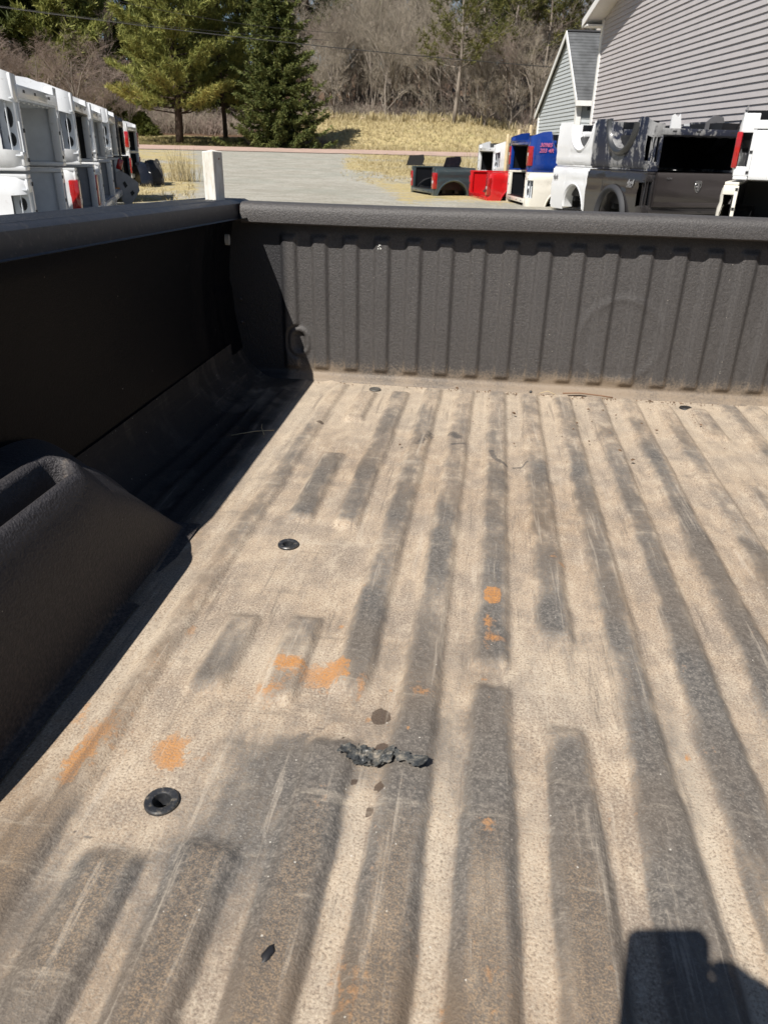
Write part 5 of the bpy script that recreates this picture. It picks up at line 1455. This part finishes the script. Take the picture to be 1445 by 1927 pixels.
    par = thing('undergrowth', 'tangled brown brush along the foot of the woods', 'undergrowth'); tag(par, kind='stuff')
    for i in range(420):
        a = rs.uniform(-34, 9); D = rs.uniform(84, 100) if -15 < a < 2 else rs.uniform(79, 98)
        x, y = polar(a, D); o = inst('brush', rs.choice(bm_), par, (x, y, gh(x, y)-.1), (0, 0, rs.uniform(0, 6.28)), rs.uniform(.8, 1.7)); o['kind'] = 'stuff'
    # dead weeds by the spruce foot
    for i, (a, D) in enumerate([(-12.2, 68.5), (-12.9, 67.8), (-14.2, 67.0), (-15.2, 67.2), (-11.6, 69.3), (-16.3, 68)]):
        x, y = polar(a, D); o = inst('dead_weed', bm_[1], None, (x, y, gh(x, y)-.1), (0, 0, i), .75); tag(o, 'brown dead weeds at the foot of the spruce', 'weeds', 'dead weeds round the foot of the spruce')
    # dry grass blades on bank and verges
    rsn = np.random.RandomState(3)
    def blades(name, n, fa, fD, h0, h1, mat, lab, lean=.5):
        a = np.radians(fa(rsn, n)); D = fD(rsn, n); x = D*np.sin(a); y = D*np.cos(a); z = ground_h(x, y)-.02
        o = tufts(name, np.stack([x, y, z], 1), np.tile([0.05, 0.0, 1.0], (n, 1)), rsn.uniform(h0, h1, n), mat, None, 6, seed=int(n), width=.07, spread=lean)
        tag(o, lab, 'grass', kind='stuff')
    GRASS = m_needles('dry_grass_blades', (.34, .27, .13), (.58, .48, .27), (.76, .66, .42))
    GRASSG = m_needles('mixed_grass_blades', (.13, .13, .04), (.30, .26, .11), (.45, .38, .2))
    blades('dry_grass', 9000, lambda r_, n: r_.uniform(-14, 6, n), lambda r_, n: r_.uniform(66.5, 84, n), .10, .32, GRASS, 'dry straw coloured grass covering the bank past the road')
    blades('verge_grass', 5000, lambda r_, n: r_.uniform(-26, -13, n), lambda r_, n: r_.uniform(66.3, 72, n), .08, .25, GRASSG, 'dry grass of the road verge on the left')
    blades('crest_grass', 1500, lambda r_, n: r_.uniform(-13, 3, n), lambda r_, n: r_.uniform(80, 85, n), .3, .8, GRASS, 'tall dead grass fringe along the crest of the bank', .25)
    blades('yard_weeds', 5000, lambda r_, n: r_.triangular(-10.5, -7, 3, n), lambda r_, n: r_.triangular(27, 42, 57, n), .03, .14, GRASS, 'sparse straw weeds on the gravel at the right')
    blades('row_weeds', 900, lambda r_, n: r_.uniform(-25, -20.5, n), lambda r_, n: r_.uniform(17, 42, n), .03, .12, GRASS, 'dry weeds beside the left row')
    # tall straw clumps
    for i, (a, D) in enumerate([(-1.8, 27.5), (-1.2, 29), (-21.3, 27)]):
        x, y = polar(a, D); n = 60
        px = np.stack([x+rsn.normal(0, .22, n), y+rsn.normal(0, .22, n), np.full(n, gh(x, y))], 1)
        o = tufts('grass_clump', px, np.tile([0, 0, 1.], (n, 1)), rsn.uniform(.4, .85, n), GRASS, None, 5, seed=i, width=.012, spread=.16)
        tag(o, ['tall straw clump standing behind the low slate bed', 'tall straw clump farther right behind the low slate bed', 'straw clump beside the farthest left stack'][i], 'grass clump')
    # sawn logs along the crest
    for i, (a, D, L_, rz) in enumerate([(-11.2, 80.5, 1.9, 35), (-7.9, 81.5, 3.6, 5), (-5.6, 81, 1.2, -30), (-3.2, 80.5, 1.0, 20)]):
        x, y = polar(a, D); z = gh(x, y)
        o = MB().tube([(-L_/2, 0, 0), (0, 0, .05), (L_/2, 0, .0)], [.12, .11, .09], 8).build('log', simple('bleached_log%d' % i, (.42, .33, .22), .9), None, True, 60)
        o.location = (x, y, z+.15); o.rotation_euler = (0, R(-12 if i == 0 else 4), R(rz)); tag(o, ['bleached log propped on the bank near the spruce', 'long bleached log lying along the crest of the bank', 'short pale stump wood on the crest right of the stout tree', 'small bleached log by the long pine'][i], 'log', 'bleached logs on the bank')
plan()

# ================================================================== THE PERSON TAKING THE PICTURE (their shadow falls into the bed)
def phone_and_person():
    rz = cam.matrix_world.to_3x3()
    t = thing('phone', 'black smartphone held up over the tail of the bed', 'phone')
    M_ = cam.matrix_world.copy()
    t.matrix_world = M_
    # camera looks along local -z; the phone body sits just behind the lens, hanging down and to the left
    out = []
    for (cx_, cy_, a0) in ((-.001, .001, 0), (-.055, .001, 90), (-.055, -.127, 180), (-.001, -.127, 270)):
        for k in range(7): out.append((cx_+.011*math.cos(R(a0+15*k)), cy_+.011*math.sin(R(a0+15*k))))
    MB().prism(out, .0045, .0125, 'z').build('body', M_BLACK, t)
    MB().lathe([(.0075, .0044), (.0085, .0035), (.0085, .0046)], 20).build('lens_ring', M_BLACK, t, True)
    skin = simple('skin', (.42, .25, .17), .5, var=.1)
    jacket = simple('dark_jacket', (.03, .035, .05), .8, var=.2)
    trous = simple('jeans', (.04, .06, .11), .8, var=.2)
    p = thing('person', 'person in a dark jacket at the tail of the bed, holding up the phone', 'person', (.12, -.62, GZ))
    def skinned(name, verts, edges, radii, mat, sub=2, parent=p):
        me = bpy.data.meshes.new(name); me.from_pydata(verts, edges, []); o = bpy.data.objects.new(name, me); COL.objects.link(o); o.parent = parent
        sk = o.modifiers.new('skin', 'SKIN'); sd = o.modifiers.new('sub', 'SUBSURF'); sd.levels = sub; sd.render_levels = sub
        for i, r_ in enumerate(radii): me.skin_vertices[0].data[i].radius = (r_, r_) if not hasattr(r_, '__len__') else r_
        me.skin_vertices[0].data[0].use_root = True
        dg = bpy.context.evaluated_depsgraph_get(); me2 = bpy.data.meshes.new_from_object(o.evaluated_get(dg))
        bpy.data.objects.remove(o); me2.materials.append(mat); me2.polygons.foreach_set('use_smooth', [True]*len(me2.polygons))
        return inst(name, me2, parent)
    # heights above the ground: the tail floor is about 0.42 up; the person stands behind the tail, phone near the chest
    V = [(0, 0, .86), (0, 0, 1.05), (0, .0, 1.22), (0, 0, 1.36), (0, .02, 1.43), (-.18, 0, 1.33), (.18, 0, 1.33), (-.27, .0, 1.08), (.27, .02, 1.08), (-.268, .02, 1.06), (.268, .04, 1.06), (-.09, 0, .82), (.09, 0, .82), (-.10, .02, .45), (.10, .02, .45), (-.11, -.02, .09), (.11, -.02, .09), (-.12, .10, .04), (.12, .10, .04), (0, .03, 1.56), (0, .04, 1.64), (0, .03, 1.48)]
    Ed = [(0, 1), (1, 2), (2, 3), (3, 4), (3, 5), (3, 6), (5, 7), (7, 9), (6, 8), (8, 10), (0, 11), (0, 12), (11, 13), (13, 15), (15, 17), (12, 14), (14, 16), (16, 18), (4, 21), (21, 19), (19, 20)]
    Ra = [(.16, .12), (.15, .11), (.17, .12), (.14, .10), .06, .075, .075, .052, .052, .038, .038, .095, .095, .062, .062, .042, .042, .035, .035, (.078, .095), (.062, .075), .055]
    skinned('body', V, Ed, Ra, jacket)
    # trousers hug the same legs, a touch wider
    skinned('trousers', [(0, 0, .90), (-.09, 0, .82), (.09, 0, .82), (-.10, .02, .45), (.10, .02, .45), (-.11, -.02, .12), (.11, -.02, .12)], [(0, 1), (0, 2), (1, 3), (3, 5), (2, 4), (4, 6)], [(.17, .13), .105, .105, .072, .072, .055, .055], trous)
    skinned('head', [(0, .03, 1.46), (0, .03, 1.54), (0, .045, 1.63)], [(0, 1), (1, 2)], [.05, (.076, .093), (.068, .082)], skin)
    mb = MB(); 
    mb.tube([(0, .125, 1.60), (0, .150, 1.565), (0, .128, 1.55)], [.008, .014, .010], 8); mb.tube([(-.022, .122, 1.525), (.022, .122, 1.525)], .006, 6)
    for s in (-1, 1): mb.tube([(s*.078, .03, 1.60), (s*.084, .025, 1.57), (s*.076, .035, 1.545)], [.008, .012, .008], 8)
    mb.build('face', skin, p, True)
    eb = MB()
    for s in (-1, 1): eb.tube([(s*.030-.010, .122, 1.592), (s*.030+.010, .122, 1.592)], .008, 8)
    eb.build('eyes', simple('eye_dark', (.03, .02, .02), .3), p, True)
    skinned('hair', [(0, -.01, 1.56), (0, .01, 1.66), (0, .07, 1.70)], [(0, 1), (1, 2)], [(.080, .07), (.080, .09), (.06, .035)], simple('hair_brown', (.05, .03, .02), .8))
    # the hand that holds the phone at its right edge: palm behind, thumb over the face, fingers round the back edge
    hand = thing('hand', None, None); hand.parent = p
    hm = (p.matrix_world if False else Matrix.Translation((.12, -.62, GZ))).inverted() @ M_
    hand.matrix_local = hm
    def chain(pts, rad): return skinned('finger', pts, [(i, i+1) for i in range(len(pts)-1)], rad, skin, 2, hand)
    skinned('palm', [(.038, -.046, .029), (.036, -.088, .033), (.076, -.048, .036), (.118, -.066, .046)], [(0, 1), (0, 2), (2, 3)], [(.038, .026), (.034, .024), (.036, .028), (.034, .028)], skin, 2, hand)
    for k, (yy, ln) in enumerate([(-.022, .9), (-.043, 1.0), (-.064, 1.0), (-.085, .9)]):
        chain([(.038, yy-.006, .034), (.034*ln, yy, .022), (.022, yy+.003, .0165), (.006+.010*(1-ln), yy+.003, .0175)], [.0115, .0105, .0095, .0085])
    chain([(.055, -.080, .040), (.040, -.098, .030), (.020, -.100, .022), (.002, -.094, .0185)], [.015, .012, .0105, .009])
    w0 = M_ @ Vector((.130, -.074, .050)); w0 = w0-Vector((.12, -.62, GZ))
    skinned('sleeve', [(.27, .02, 1.08), tuple((Vector((.27, .02, 1.08))+w0)/2+Vector((.05, 0, -.01))), tuple(w0)], [(0, 1), (1, 2)], [.058, .050, .044], jacket)
    hm_ = MB(); ell = [(math.sin(R(a)), -math.cos(R(a))) for a in range(0, 181, 15)]
    for (c_, r_) in (((.024, -.070, .034), (.050, .058, .0165)), ((.080, -.072, .042), (.060, .044, .024))):
        n0 = len(hm_.v); hm_.lathe(ell, 20)
        for i in range(n0, len(hm_.v)): v_ = hm_.v[i]; hm_.v[i] = (c_[0]+v_[0]*r_[0], c_[1]+v_[2]*r_[1], c_[2]-v_[1]*r_[2])
    hm_.build('heel_of_hand', skin, hand, True)
    # the other hand steadies the lower left corner
    skinned('palm', [(-.092, -.150, .040), (-.082, -.120, .032), (-.118, -.185, .060)], [(0, 1), (0, 2)], [(.034, .024), (.030, .020), (.030, .026)], skin, 2, hand)
    for k, yy in enumerate((-.098, -.119, -.140, -.160)):
        chain([(-.090, yy-.006, .036), (-.082, yy, .024), (-.066, yy+.003, .0175), (-.050, yy+.003, .0175)], [.011, .010, .009, .008])
    w1 = M_ @ Vector((-.128, -.198, .066)); w1 = w1-Vector((.12, -.62, GZ))
    skinned('sleeve', [(-.27, .0, 1.08), tuple((Vector((-.27, .0, 1.08))+w1)/2+Vector((-.02, 0, -.02))), tuple(w1)], [(0, 1), (1, 2)], [.058, .046, .038], jacket)
phone_and_person()
bpy.context.view_layer.update()
